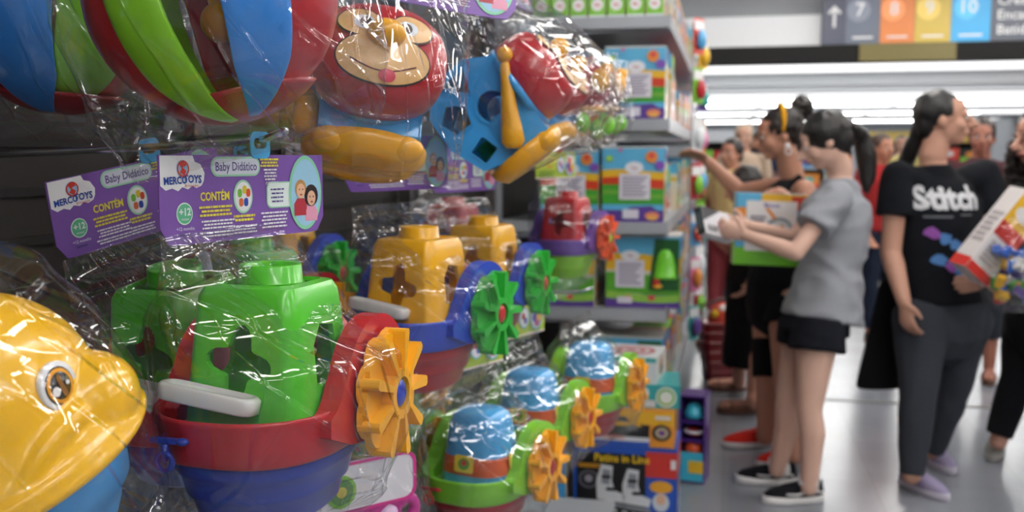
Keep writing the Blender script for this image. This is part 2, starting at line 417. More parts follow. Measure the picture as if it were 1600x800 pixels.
# ---------------------------------------------------------------- cardboard boxes
def rects(mb, lst, w, h, M, lay=0.0005):
    """printed patches: fractions of the face (0..1 from lower corner)"""
    for k, it in enumerate(lst):
        z = lay * (k + 1)
        m = pr(it[1]) if isinstance(it[1], str) and it[1].startswith('#') else None
        if it[0] == 'r':
            x0, y0, x1, y1 = it[2]
            mb.add([((x0 - .5) * w, (y0 - .5) * h, z), ((x1 - .5) * w, (y0 - .5) * h, z), ((x1 - .5) * w, (y1 - .5) * h, z), ((x0 - .5) * w, (y1 - .5) * h, z)], [(0, 1, 2, 3)], m, False, M)
        elif it[0] == 'e':
            cx, cy, rx, ry = it[2]
            c = circ(rx * w, 22, (cx - .5) * w, (cy - .5) * h, ry * h); mb.add([(x, y, z) for x, y in c], [tuple(range(22))], m, False, M)
        elif it[0] == 'p':
            c = [((x - .5) * w, (y - .5) * h) for x, y in it[2]]; mb.add([(x, y, z) for x, y in c], [tuple(range(len(c)))], m, False, M)
        elif it[0] == 'wave':
            y0, y1, am, ph = it[2]; n = 14; vs = []
            for i in range(n + 1):
                x = i / n; o_ = am * math.sin(x * 4 + ph); vs += [((x - .5) * w, (min(1, max(0, y0 + o_)) - .5) * h, z), ((x - .5) * w, (min(1, max(0, y1 + o_)) - .5) * h, z)]
            mb.add(vs, [(2 * i, 2 * i + 2, 2 * i + 3, 2 * i + 1) for i in range(n)], m, False, M)
        elif it[0] == 't':
            cx, cy, sz = it[2][:3]; mb.text(it[3], sz * h, m, M @ T((cx - .5) * w, (cy - .5) * h, z), bold=.02, sx=(it[2][3] if len(it[2]) > 3 else 1))
        elif it[0] == 'lines':
            x0, y0, x1, y1, n = it[2]
            for i in range(n):
                yy = y1 + (y0 - y1) * (i + .5) / n; hh = (y1 - y0) / n * .35; xe = x1 - (x1 - x0) * (.28 * ((i * 37) % 5) / 5)
                mb.add([((x0 - .5) * w, (yy - hh - .5) * h, z), ((xe - .5) * w, (yy - hh - .5) * h, z), ((xe - .5) * w, (yy + hh - .5) * h, z), ((x0 - .5) * w, (yy + hh - .5) * h, z)], [(0, 1, 2, 3)], m, False, M)
RAINBOW = [('r', '#5fb4dc', (0, .5, 1, 1)), ('wave', '#e8b92c', (.56, .68, .02, .5)), ('wave', '#cf4023', (.46, .58, .02, .5)), ('wave', '#3f9e2f', (.2, .47, .03, 1)), ('wave', '#6fae3a', (.34, .4, .03, 1)),
           ('r', '#5c3f94', (0, 0, 1, .16)), ('r', '#5fb4dc', (0, .16, 1, .235)), ('p', '#5c3f94', [(.3, 0), (1, 0), (1, .1), (.8, .22), (.45, .2)]),
           ('r', '#e6e2ea', (.28, .30, .78, .64)), ('lines', '#a9a3b5', (.33, .33, .73, .61, 7)), ('e', '#eeeef4', (.52, .72, .15, .08)), ('t', '#c2382e', (.52, .715, .05, .8), 'Toys'),
           ('e', '#e08a35', (.8, .86, .1, .08)), ('e', '#d24848', (.8, .88, .05, .04)), ('e', '#7b4fb0', (.93, .75, .08, .06)), ('e', '#8fc24a', (.12, .84, .06, .04)),
           ('r', '#e3dfeb', (.34, .05, .6, .17)), ('e', '#e58b6a', (.82, .09, .12, .05)), ('e', '#efb45a', (.82, .06, .09, .03)), ('e', '#c05a9c', (.3, .95, .03, .025))]
RSIDE = [('r', '#e8dcc0', (0, 0, 1, 1)), ('r', '#5fb4dc', (0, .78, 1, 1)), ('r', '#e8b92c', (0, .62, 1, .7)), ('e', '#3f9e2f', (.5, .45, .3, .1)), ('e', '#cf4023', (.5, .25, .25, .08)), ('lines', '#8a8478', (.2, .05, .8, .15, 3)), ('e', '#7b4fb0', (.5, .88, .25, .06))]
def toy_carton(name, w, dep, h, front, side, body, parent=None, top=None):
    mb = MB(); mb.box((0, 0, h / 2), (w, dep, h), pr(body))
    # folded lid flaps and seams keep the carton from reading as a block
    mb.box((0, -dep / 2 + .0012, h - .004), (w * .998, .0035, .006), pr(body)); mb.box((0, 0, h + .0006), (w * .02, dep * .96, .0012), mat('tape', '#cdbd9a', .3))
    rects(mb, front, w, h, T(0, -dep / 2, h / 2) @ UPR)
    rects(mb, side, dep, h, T(w / 2, 0, h / 2) @ RZ(PI / 2) @ UPR)
    rects(mb, side, dep, h, T(-w / 2, 0, h / 2) @ RZ(-PI / 2) @ UPR)
    if top: rects(mb, top, w, dep, T(0, 0, h + .0012))
    return mb.build(name, parent, fix=False)
# ================================================================ BAGGED TOYS
# -- clear bag: local x right, -y towards the shopper, z up; rings (z, y centre, half width, half thickness)
def bag_mesh(name, rings, seed, nu=150, nv=120, amp=0.0045):
    rs = sorted(rings, key=lambda r: -r[0]); L_ = rs[0][0] - rs[-1][0]
    def samp(t):
        z = rs[0][0] - t * L_
        for i in range(len(rs) - 1):
            if rs[i][0] >= z >= rs[i + 1][0]:
                f = (rs[i][0] - z) / max(1e-6, rs[i][0] - rs[i + 1][0]); f = f * f * (3 - 2 * f)
                return [a + (b_ - a) * f for a, b_ in zip(rs[i], rs[i + 1])]
        return rs[-1]
    vs = []
    for i in range(nv + 1):
        t = i / nv; z, yc, a, b_ = samp(t); z = rs[0][0] - t * L_
        for j in range(nu):
            th = 2 * PI * j / nu; c, s_ = math.cos(th), math.sin(th)
            x = a * c; y = yc + b_ * math.copysign(abs(s_) ** 1.25, s_)
            n = Vector((c * max(b_, .01), s_ * a, 0)).normalized()
            w = min(1.0, b_ / .03) * (0.25 + 0.75 * abs(s_) ** .5)
            q = x * .78 + z * .62; r = -x * .62 + z * .78
            n1 = noise.noise(Vector((q * 17, r * 4.0, seed + (3 if s_ > 0 else 0))))
            n2 = noise.noise(Vector((x * 22, z * 5, seed + 9 + (3 if s_ > 0 else 0))))
            n3 = noise.noise(Vector((r * 34, q * 9, seed + 17)))
            d = amp * w * (.9 * (1 - abs(n1) * 3.2) + .5 * (1 - abs(n2) * 3.0))
            d += .010 * w * noise.noise(Vector((x * 7, z * 7, seed + 30)))
            vs.append((x + n.x * d, y + n.y * d, z + .004 * w * n3))
    fs = []
    for i in range(nv):
        for j in range(nu):
            a_, c_ = i * nu + j, i * nu + (j + 1) % nu; fs.append((a_, c_, c_ + nu, a_ + nu))
    me = bpy.data.meshes.new(name); me.from_pydata(vs, [], fs); me.materials.append(FILM)
    me.polygons.foreach_set('use_smooth', [True] * len(fs)); me.update(); return me
def mk(name, me, parent=None):
    o = bpy.data.objects.new(name, me); COL.objects.link(o); o.parent = parent; return o
def with_mats(me, mp):
    m2 = me.copy()
    for i, m in enumerate(m2.materials):
        if m.name in mp: m2.materials[i] = mp[m.name]
    return m2

# -- header cards (local: centred x, top edge z=0, hangs down; front faces -y)
def bent(me, amp, w):
    for v in me.vertices:
        v.co.y += amp * math.cos(v.co.x / w * PI) + amp * .35 * math.sin(v.co.x / w * 7) * (-v.co.z / .09)
    me.update()
CB=.0020
def purple_card():
    w, h = .262, .092
    vio, vio2 = pr('#7d55a8'), pr('#8d68b6')
    m = MB()
    # card body as a fine grid so it can bend, rounded lower corners
    out = []; n = 22
    def half(xx):
        e = w / 2 - abs(xx); r = .018
        return (r - math.sqrt(max(0, r * r - (r - e) ** 2))) if e < r else 0
    for i in range(n + 1):
        xx = -w / 2 + w * i / n
        lo = -h + half(xx); out.append([(xx, -.0009, 0), (xx, -.0009, lo), (xx, .0009, lo), (xx, .0009, 0)])
    m.loft(out, vio, smooth=False)
    o = UPR
    def P(x, y, k=0): return T(x - w / 2, -.0011 - .00034 * k, -y) @ UPR
    # logo cloud
    whitep = pr('#f1f0f4')
    cloud = [(0, 0), (.046, 0), (.0485, -.006), (.057, -.009), (.0625, -.018), (.061, -.026), (.0575, -.031), (.050, -.0335), (.044, -.031), (.038, -.0345), (.030, -.032), (.024, -.036), (.016, -.033), (.007, -.035), (0, -.030)]
    m.poly([[(x, y) for x, y in cloud]], whitep, 0, P(.0012, .0008, 1))
    red, blue = pr('#cc3a2c'), pr('#20439a')
    m.poly([circ(.0085, 20)], pr('#9cc9ec'), 0, P(.032, .0135, 2)); m.poly([circ(.0085, 20), circ(.0068, 20)], red, 0, P(.0325, .0140, 3))
    m.poly([[(-.006, .005), (.002, .0075), (.005, .003), (-.001, .001), (.004, -.003), (.001, -.0075), (-.005, -.004), (-.002, -.0005)]], red, 0, P(.0325, .0135, 4))
    m.text('MERCO', .0105, blue, P(.0215, .0262, 3) @ RZ(.03), bold=.03, sx=.92); m.text('TOYS', .0112, blue, P(.0455, .0252, 3) @ RZ(-.04), bold=.03, sx=.92)
    m.text('Brinquedos', .0042, red, P(.044, .0315, 3))
    # product title pill
    mint, dv = pr('#a8dcc0'), pr('#59478c')
    m.poly([rrect(.078, .0215, .0105)], mint, 0, P(.112, .0125, 1)); m.poly([rrect(.073, .0170, .0083)], pr('#dfe2ee'), 0, P(.112, .0125, 2))
    m.text('Baby Did\u00e1tico', .0136, dv, P(.112, .0128, 3), sx=.86, bold=.012)
    yel = pr('#e9d84c')
    m.text('CONT\u00c9M', .0125, yel, P(.078, .044, 2), bold=.03, sx=.85)
    def lines(x0, x1, y, n, c, st=.0034, hh=.0015):
        for i in range(n):
            a = (i * 53 % 7) / 7 * .12 * (x1 - x0)
            # broken into short word-like dashes
            xx = x0 + a
            while xx < x1 - a:
                ww = .0022 + ((i * 31 + int(xx * 9e4)) % 7) * .0009; xe = min(xx + ww, x1 - a)
                yy = y + i * st; m.add([(xx - w / 2, -.0024, -yy), (xe - w / 2, -.0024, -yy), (xe - w / 2, -.0024, -yy + hh), (xx - w / 2, -.0024, -yy + hh)], [(0, 1, 2, 3)], c, False); xx = xe + .0009
    lines(.053, .103, .056, 3, yel, .0042, .0024); lines(.056, .107, .0705, 3, whitep, .0036, .0018); lines(.053, .107, .0825, 2, whitep, .0036, .0018)
    m.poly([circ(.0115, 22)], pr('#dff3e6'), 0, P(.033, .060, 1)); m.poly([circ(.0102, 22)], pr('#5fb98e'), 0, P(.033, .060, 2))
    m.text('+12', .0105, whitep, P(.033, .0585, 3), bold=.03); m.text('meses', .0042, whitep, P(.033, .0655, 3)); m.text('+12 months', .0052, whitep, P(.033, .0755, 3))
    m.box((.033 - w / 2, -.0020, -.0815), (.014, .0003, .0022), dv)
    # five coloured pieces
    m.poly([circ(.0155, 26, ry=.0185)], mint, 0, P(.122, .0455, 1)); m.poly([circ(.0132, 26, ry=.0162)], whitep, 0, P(.122, .0455, 2))
    for a, c in ((-.006, '#6fb43a'), (.002, '#d8c332'), (.0078, '#cf4a30'), (-.004, '#d8683c'), (.004, '#2d47a8')):
        yy = .004 if c in ('#6fb43a', '#d8c332', '#cf4a30') else -.0062
        m.poly([rrect(.0068, .0092, .003)], pr(c), 0, P(.122 + a, .0455 - yy - (.0035 if c == '#d8c332' else 0), 3))
    lines(.105, .14, .068, 2, yel, .0042, .0026); lines(.104, .143, .0785, 3, whitep, .0036, .0018)
    lines(.150, .181, .006, 3, yel, .0036, .0022); lines(.156, .178, .0175, 4, whitep, .0036, .0018)
    m.poly([rrect(.052, .030, .008)], mint, 0, P(.187, .0455, 1)); m.poly([rrect(.049, .027, .007)], pr('#e6f1ee'), 0, P(.187, .0455, 2)); lines(.167, .19, .0400, 4, dv, .0046, .0018)
    m.text('INMETRO', .005, whitep, P(.17, .032, 3)); lines(.150, .196, .0665, 5, whitep, .0040, .0019)
    # oval photo of two children
    m.poly([circ(.0295, 34, ry=.044)], pr('#8fd3b0'), 0, P(.228, .0445, 3)); m.poly([circ(.0258, 34, ry=.0395)], pr('#9fcfe9'), 0, P(.228, .0445, 4))
    for cx, cy, shirt, hair_, hs in ((-.0095, .004, '#b23340', '#b98a52', .0098), (.0095, -.005, '#e79fbb', '#2c1c1a', .0125)):
        m.poly([[(-.011, -.030 - cy * .2), (.011, -.030 - cy * .2), (.0115, -.017), (.006, -.0105), (-.006, -.0105), (-.0115, -.017)]], pr(shirt), 0, P(.228 + cx, .0445 - cy, 5))
        m.poly([circ(hs, 18, 0, .0015, ry=hs * 1.05)], pr(hair_), 0, P(.228 + cx, .0445 - cy, 6))
        m.poly([circ(.0075, 18, 0, -.0018, ry=.009)], pr('#e7b797'), 0, P(.228 + cx, .0445 - cy, 7))
        for s_ in (-1, 1): m.poly([circ(.0011, 8, s_ * .003, 0)], pr('#3a2620'), 0, P(.228 + cx, .0445 - cy, 8))
        m.poly([circ(.0026, 10, 0, -.0062, ry=.001)], pr('#a8494a'), 0, P(.228 + cx, .0445 - cy, 8))
    me = m.mesh('header_card'); bent(me, CB, w); return me
def green_card():
    w, h = .235, .085; m = MB(); out = []; n = 16
    for i in range(n + 1):
        xx = -w / 2 + w * i / n; out.append([(xx, -.0009, 0), (xx, -.0009, -h), (xx, .0009, -h), (xx, .0009, 0)])
    m.loft(out, pr('#c3cc4a'), smooth=False)
    M = T(0, -.001, -h / 2) @ UPR
    rects(m, [('wave', '#a5bf3a', (0, .3, .06, .5)), ('wave', '#dfe06a', (.62, .8, .06, 2)), ('r', '#ead9d2', (0, .0, 1, .05)), ('e', '#e9e4ea', (.09, .8, .06, .14)), ('e', '#5c74c4', (.09, .8, .03, .08)), ('t', '#c85c8a', (.34, .72, .16, .8), 'Baby'),
              ('t', '#d0752c', (.34, .46, .2, .7), 'Barco'), ('lines', '#7a9a38', (.08, .08, .5, .28, 4)), ('e', '#7bbfd0', (.62, .5, .09, .3)), ('e', '#f2eef0', (.62, .5, .075, .26)), ('e', '#b0463f', (.6, .55, .03, .1)), ('e', '#4a57b5', (.64, .42, .03, .1)),
              ('e', '#7bbfd0', (.84, .52, .12, .42)), ('e', '#f5e9dc', (.84, .52, .1, .37)), ('e', '#d8502e', (.83, .66, .04, .12)), ('e', '#5b4aa8', (.8, .45, .05, .13)), ('e', '#e0a62e', (.88, .42, .05, .15)), ('e', '#c2338a', (.84, .28, .05, .09))], w, h, M, .0003)
    me = m.mesh('header_card'); bent(me, CB, w); return me
def tab_mesh(col):
    m = MB(); c = pl(col)
    m.poly([rrect(.032, .030, .008) , rrect(.021, .012, .005, cy=.002)], c, .0016, T(0, 0, .010) @ UPR)
    return m.mesh('hang_tab')
CARD_P, CARD_G = purple_card(), green_card()
TABS = {c: tab_mesh(c) for c in ('#4aa7dd', '#cf3b33')}

# -- boat toy parts (local: x bow(-) to stern(+), -y faces the shopper, z up, base at 0)
def plan(L_, W_, n=56, p=.72):
    out = []
    for i in range(n):
        a = 2 * PI * i / n; c, s_ = math.cos(a), math.sin(a)
        x = L_ / 2 * math.copysign(abs(c) ** p, c); y = W_ / 2 * math.copysign(abs(s_) ** p, s_)
        if x < 0: y *= 1 - .10 * (-x / (L_ / 2)) ** 2
        out.append((x, y))
    return out
BL, BW = .240, .202
def lev(z, k): return [(x * k, y * k, z) for x, y in plan(BL, BW)]
def hull_mesh(c):
    m = MB(); m.loft([lev(z, k) for z, k in ((0, .50), (.004, .60), (.010, .655), (.030, .70), (.034, .75), (.038, .76), (.056, .80), (.060, .845), (.064, .855), (.082, .89), (.086, .86), (.086, .80))], pl(c))
    return m.mesh('hull')
def deck_mesh(c):
    m = MB(); m.loft([lev(z, k) for z, k in ((.076, .86), (.077, .935), (.080, .955), (.100, .975), (.118, .995), (.1215, 1.005), (.1245, 1.0), (.1255, .985), (.1245, .965), (.121, .955), (.108, .93), (.104, .90))], pl(c))
    # stern hump that carries the wheel arch
    ar = []
    for i in range(25):
        t = i / 24; a = PI * (1.0 - t); ar.append((.052 + .085 * math.cos(a), .122 + .087 * math.sin(a)))
    fl = [(-.066, .119), (-.052, .125), (-.042, .134), (-.034, .147)] + [p for p in ar if p[1] > .150 or p[0] > .1] + [(.132, .09), (.118, .06), (-.02, .082), (-.066, .100)]
    m.poly([fl], pl(c), .022, T(.008, -.093, 0) @ UPR)
    m.poly([fl], pl(c), .030, T(.008, .088, 0) @ UPR)
    o = m.build('d'); b = o.modifiers.new('b', 'BEVEL'); b.width = .004; b.segments = 2; b.limit_method = 'ANGLE'; b.angle_limit = .9
    return evaluated(o, 'deck')
def cabin_mesh(c, style):
    k = pl(c)
    if style == 'dome':
        m = MB(); rings = []
        for z, s_ in ((0, 1), (.006, 1.015), (.05, .94), (.09, .86), (.115, .80), (.130, .72), (.138, .56), (.141, .3), (.142, .05)):
            rings.append([(.056 * s_ * math.copysign(abs(math.cos(t)) ** .7, math.cos(t)), .062 * s_ * math.copysign(abs(math.sin(t)) ** .7, math.sin(t)), z) for t in [2 * PI * i / 48 for i in range(48)]])
        m.loft(rings, k)
        for za, zb, cc in ((.022, .056, '#c8562a'),):
            rr = []
            for z in (za, zb):
                s_ = 1.03 - (z - .006) / .044 * .085 + .012
                rr.append([(.056 * s_ * math.copysign(abs(math.cos(t)) ** .7, math.cos(t)), .062 * s_ * math.copysign(abs(math.sin(t)) ** .7, math.sin(t)), z) for t in [2 * PI * i / 48 for i in range(48)]])
            m.loft(rr, pr(cc), False, False)
        for nx, ang in ((-.0585, 0), (.0, 1)):   # stickers
            M = (T(-.0575, 0, .045) @ RY(.14) @ RZ(-PI / 2) @ UPR) if not ang else (T(.002, -.0635, .045) @ RX(-.14) @ UPR)
            m.poly([rrect(.036, .032, .004)], pr('#e3c23c'), .0008, M); m.poly([circ(.011)], pr('#5c9e38'), .0014, M); m.poly([circ(.0055, 14, 0, .002)], pr('#c8452c'), .0019, M)
        return m.mesh('cabin')
    # tapered shell with cut-outs
    def ring(z, sx_, sy_): return [(x, y, z) for x, y in rrect(sx_, sy_, min(sx_, sy_) * .17, 6)]
    m = MB()
    m.loft([ring(0, .104, .128), ring(.10, .088, .110), ring(.120, .084, .105), ring(.128, .076, .097), ring(.130, .06, .08), ring(.126, .058, .078), ring(.116, .074, .094), ring(.003, .096, .120)], k)
    o = m.build('c')
    me_shell = None
    cut = MB(); km = k
    cr = []
    for i in range(36):                       # splat shaped hole on the bow face
        a = 2 * PI * i / 36; r = .0265 + .0085 * math.cos(4 * a + .5); cr.append((r * math.cos(a), r * math.sin(a)))
    cut.poly([cr], km, .05, T(-.052, 0, .062) @ RZ(-PI / 2) @ UPR)
    leaf = [(-.016, -.026), (.008, -.028), (.019, -.010), (.017, .024), (-.004, .028), (-.016, .010)]
    cut.poly([leaf], km, .05, T(0, -.06, .064) @ UPR)
    cut.poly([rrect(.03, .05, .012)], km, .05, T(0, .06, .064) @ UPR)
    cut.poly([circ(.022)], km, .05, T(.052, 0, .062) @ RZ(PI / 2) @ UPR)
    co = cut.build('cut')
    b = o.modifiers.new('b', 'BOOLEAN'); b.object = co; b.operation = 'DIFFERENCE'; b.solver = 'EXACT'
    me = evaluated(o, 'cabin'); d = co.data; bpy.data.objects.remove(co)
    me.polygons.foreach_set('use_smooth', [False] * len(me.polygons))
    bm = bmesh.new(); bm.from_mesh(me)
    for f in bm.faces: f.smooth = True
    for e in bm.edges:
        if len(e.link_faces) == 2 and e.calc_face_angle(0) > .6: e.smooth = False
    bm.to_mesh(me); bm.free()
    return me
def funnel_mesh(c):
    m = MB(); rings = []
    for z, s_ in ((0, 1.12), (.004, 1.02), (.024, .98), (.026, .95), (.024, .86), (.004, .86)):
        rings.append([(.019 * s_ * math.cos(t), .026 * s_ * math.sin(t), z) for t in [2 * PI * i / 32 for i in range(32)]])
    m.loft(rings, pl(c)); return m.mesh('funnel')
def wheel_mesh(c):
    m = MB(); k = pl(c); n = 9; out = []
    for i in range(n * 12):
        a = 2 * PI * i / (n * 12); u = (i % 12) / 12; r = .062 + .0085 * abs(math.cos((u - .0) * PI)) ** .6; out.append((r * math.cos(a), r * math.sin(a)))
    m.poly([out, circ(.019)], k, .006, T(0, .006, 0) @ UPR)
    ring = [circ(.028, 40), circ(.0185, 40)]
    m.poly(ring, k, .026, T(0, -.003, 0) @ UPR)
    for i in range(n):
        a = 2 * PI * i / n; ra, rb = .024, .0715; w0, w1 = .0026, .0062
        prof = [(ra, -w0), (rb - .004, -w1), (rb, -w1 * .6), (rb, w1 * .6), (rb - .004, w1), (ra, w0)]
        m.poly([[(x * math.cos(a) - y * math.sin(a), x * math.sin(a) + y * math.cos(a)) for x, y in prof]], k, .026, T(0, -.004, 0) @ UPR)
        a2 = a + PI / n                       # dished web between two vanes
        m.poly([[(x * math.cos(a2) - y * math.sin(a2), x * math.sin(a2) + y * math.cos(a2)) for x, y in ((.026, -.006), (.060, -.0185), (.0665, -.010), (.068, 0), (.0665, .010), (.060, .0185), (.026, .006))]], k, .009, T(0, .002, 0) @ UPR)
    o = m.build('w'); b = o.modifiers.new('b', 'BEVEL'); b.width = .0018; b.segments = 2; b.limit_method = 'ANGLE'; b.angle_limit = .9
    me = evaluated(o, 'paddle_wheel'); return me
def hub_mesh(c):
    m = MB(); m.cone((0, -.006, 0), (0, .01, 0), .0165, .0175, pl(c), seg=24); m.ell((0, -.006, 0), (.0165, .007, .0165), pl(c)); return m.mesh('hub')
_M = {}
def once(k, f):
    if k not in _M: _M[k] = f()
    return _M[k]
BOAT_RINGS = [(.306, .036, .128, .0015), (.292, .034, .130, .006), (.265, .030, .136, .034), (.22, .015, .143, .086), (.17, -.012, .150, .124), (.09, -.02, .150, .128), (.02, -.012, .140, .108), (-.015, 0, .132, .060), (-.045, .004, .128, .012), (-.068, .004, .127, .0012)]
BAGS = None
def toy_boat(label, loc, rz, cols, card, tab='#4aa7dd', style='box', group=None, seed=0, detail=True, lean=(0, 0), sc=1.0, extras=True, hz=0.0, crot=8.0, cx=.018):
    """cols: cabin, deck, hull, wheel, hub"""
    cab, deck, hull, wheel, hub = cols
    r = empty('bagged_boat_toy', loc); r.rotation_euler = (lean[0], lean[1], rz + math.radians(crot)); r.scale = (sc,) * 3
    tag(r, label, 'bagged toy', group)
    mk('hull', once(('hull', hull), lambda: hull_mesh(hull)), r)
    mk('deck', once(('deck', deck), lambda: deck_mesh(deck)), r)
    c = mk('cabin', once(('cab', cab, style), lambda: cabin_mesh(cab, style)), r); c.location = (-.010, -.012, .106) if style == 'box' else (-.014, -.010, .104); c.scale = (1.40, 1.07, 1.12) if style == 'box' else (1.18, 1.14, 1.0)
    if style == 'box': f = mk('funnel', once(('fun', cab), lambda: funnel_mesh(cab)), c); f.location = (.004, .002, .126); f.scale = (1.2, 1.2, .75)
    w = mk('paddle_wheel', once(('wh', wheel), lambda: wheel_mesh(wheel)), r); w.location = (.060, -.117, .122); w.rotation_euler = (0, seed * .7, 0)
    h = mk('hub', once(('hub', hub), lambda: hub_mesh(hub)), w); h.location = (0, -.004, 0)
    if extras:
        a = mk('anchor', once(('anc', hull if style == 'box' else hub), lambda: anchor_mesh(hull if style == 'box' else hub)), r); a.location = (-.124, .040, .106)
        if style == 'box':
            s_ = mk('ramp', once('ramp', ramp_mesh), r); s_.location = (-.098, .010, .136); s_.rotation_euler = (.16, .10, .10); s_.scale = (.92, 1.02, .95)
            d = mk('sailor', once(('pawn', hull), lambda: pawn_mesh(hull)), r); d.location = (.090, .020, .200)
            d = mk('ball', once('ball', ball_mesh), r); d.location = (.086, -.030, .182)
    mk('plastic_bag', BAGS[seed % len(BAGS)], r)
    if card:
        hc = mk('header_card', CARD_P if card == 'p' else CARD_G, r); hc.location = (cx, .040, .392 + hz); hc.rotation_euler = (0, 0, -math.radians(crot))
        tb = mk('hang_tab', TABS[tab], hc); tb.location = (.02, 0, .001)
    return r
def anchor_mesh(c):
    m = MB(); k = pl(c); m.box((0, 0, 0), (.006, .034, .005), k); m.ell((0, -.018, 0), (.005, .007, .004), k); m.cone((-.002, 0, -.003), (-.004, 0, -.02), .004, .003, k); m.torus((-.004, 0, -.02), .009, .0026, k, Matrix.Rotation(PI / 2, 3, 'Y')); return m.mesh('anchor')
def ramp_mesh():
    m = MB(); m.loft([[(x, y, z) for x, y in rrect(.034 * s_, .102 * s_, .012, 5)] for z, s_ in ((0, .94), (.002, 1), (.015, 1), (.018, .95), (.0185, .85), (.0155, .82))], pl('#dcdad8')); return m.mesh('ramp')
def pawn_mesh(c):
    m = MB(); k = pl(c); m.cone((0, 0, -.01), (0, 0, .02), .026, .024, k, seg=28); m.cone((0, 0, .02), (0, 0, .026), .029, .027, k, seg=28); m.cone((0, 0, .024), (0, 0, .052), .009, .008, pl('#c9d6ea'), ends=4); m.torus((0, 0, .004), .029, .006, pl('#8fce35')); return m.mesh('sailor')
def ball_mesh():
    m = MB(); m.ell((0, 0, 0), .024, pl('#c22b2b'), seg=24, rings=14); m.torus((0, 0, -.026), .022, .007, pl('#e8a823')); return m.mesh('ball')
BAGS = [bag_mesh('plastic_bag', BOAT_RINGS, 3.3 + k * 11, amp=.0034) for k in range(3)]

A = ('#4fb82b', '#b3202b', '#2b3fa0', '#f0ac1f', '#2b3fb0')
B = ('#efb01e', '#2b48b8', '#a81f28', '#2fae3a', '#b3242c')
C = ('#4aa3dd', '#7fc832', '#a3222c', '#f0a91c', '#b3242c')
K = ('#b3252d', '#6a4a9e', '#8ccc2c', '#e0582a', '#8ccc2c')
RZB = YAW * 0 + math.radians(90 + 12.3 - 26.6)     # text direction of the near cards: 26.6 deg right of the view axis
def bz(ang): return math.radians(90 + 12.3 - ang)
B1 = toy_boat('toy boat with green cabin, red deck and yellow wheel in front clear bag', gl(-.264, 1.055, .949), bz(26.6), A, 'p', seed=0, crot=10.5, cx=.040, hz=-.009)
toy_boat('dimmer green and red toy boat hanging behind the front yellow-wheeled one', gl(-.405, 1.26, .934), bz(29), A, 'p', seed=1, lean=(0, -.17))
toy_boat('toy boat with yellow cabin and green wheel nearest to the big green boat', gl(-.160, 1.64, .948), bz(34), B, 'p', tab='#cf3b33', seed=2, hz=.026)
toy_boat('smaller looking yellow cabin toy boat with green wheel, second in its row', gl(-.07, 2.14, .935), bz(30), B, 'p', tab='#cf3b33', seed=1, hz=.02)
toy_boat('toy boat with red cabin, lime hull and orange wheel by the shelf boxes', gl(.165, 3.10, .955), bz(34), K, 'g', tab='#cf3b33', seed=0, extras=False)
# lower row: blue domed cabins
LOW = (((-.062, 1.92, .60), 36, 'blue domed toy boat with lime deck under the green card, lowest in the row', 'g', 0),
       ((-.29, 2.06, .585), 32, 'blue domed toy boat half hidden behind the front yellow wheel', None, 1),
       ((.04, 2.28, .60), 34, 'blue domed toy boat hanging second behind the low green card', 'g', 2),
       ((.2, 2.58, .605), 30, 'blue domed toy boat nearest to the black skate carton', None, 0))
for (x, d, z), a, lb, cd, sd in LOW:
    toy_boat(lb, gl(x, d, z), bz(a), C, cd, tab='#cf3b33', style='dome', seed=sd)

toy_boat('dim green and red toy boat deep behind, between the two purple cards', gl(-.43, 1.62, .93), bz(28), A, 'p', seed=2)
toy_boat('dim yellow cabin toy boat deep behind the nearer yellow cabin one', gl(-.52, 2.2, .95), bz(30), B, 'p', tab='#cf3b33', seed=0, extras=False)
toy_boat('dim toy boat with lime hull against the dark panel', gl(-.17, 2.75, .95), bz(30), K, 'g', tab='#cf3b33', seed=1, extras=False)
toy_boat('blue domed toy boat deep against the panel, low behind the half hidden one', gl(-.33, 2.55, .60), bz(30), C, None, style='dome', seed=2)
# pegs that carry the cards: zinc rods from the panel towards the aisle, tip turned up
def peg(p, label, grp='display pegs of the toy wall', reach=.035, x1=-.972, drop=.02):
    m = MB(); p = Vector(p); tip = p + Vector((reach, reach * -.1, reach * .30))
    m.tube([(x1, p.y + .004, p.z - drop), (p.x - .25, p.y + .003, p.z - drop * .6), (p.x - .02, p.y, p.z - .002), (p.x + reach * .3, p.y, p.z + .002), tip], .0042, chrome, 10)
    m.ell(tip, .0052, chrome, seg=12, rings=8)
    m.box((x1 + .003, p.y + .004, p.z - drop), (.012, .05, .035), chrome)
    return tag(m.build('display_peg'), label, 'display peg', grp)
def hole_of(root, card_x=-.008):
    M = root.matrix_basis
    hc = [c for c in root.children if c.name.startswith('header_card')]
    return M @ (hc[0].location + Vector((.02, 0, .016)) if hc else Vector((.02, .035, .40)))
bpy.context.view_layer.update()
boats = [o for o in bpy.data.objects if o.name.startswith('bagged_boat_toy')]
def carded(o): return any(c.name.startswith('header_card') for c in o.children)
for o in boats:
    if o.name.endswith('.001') and carded(o) and o.location.y < 1.2: continue
    if carded(o): peg(hole_of(o), 'zinc rod peg holding the carded boat toys out from the dark panel')
    else:
        h = hole_of(o); peg((h.x - .0, h.y, h.z - .03), 'zinc rod peg holding the carded boat toys out from the dark panel')

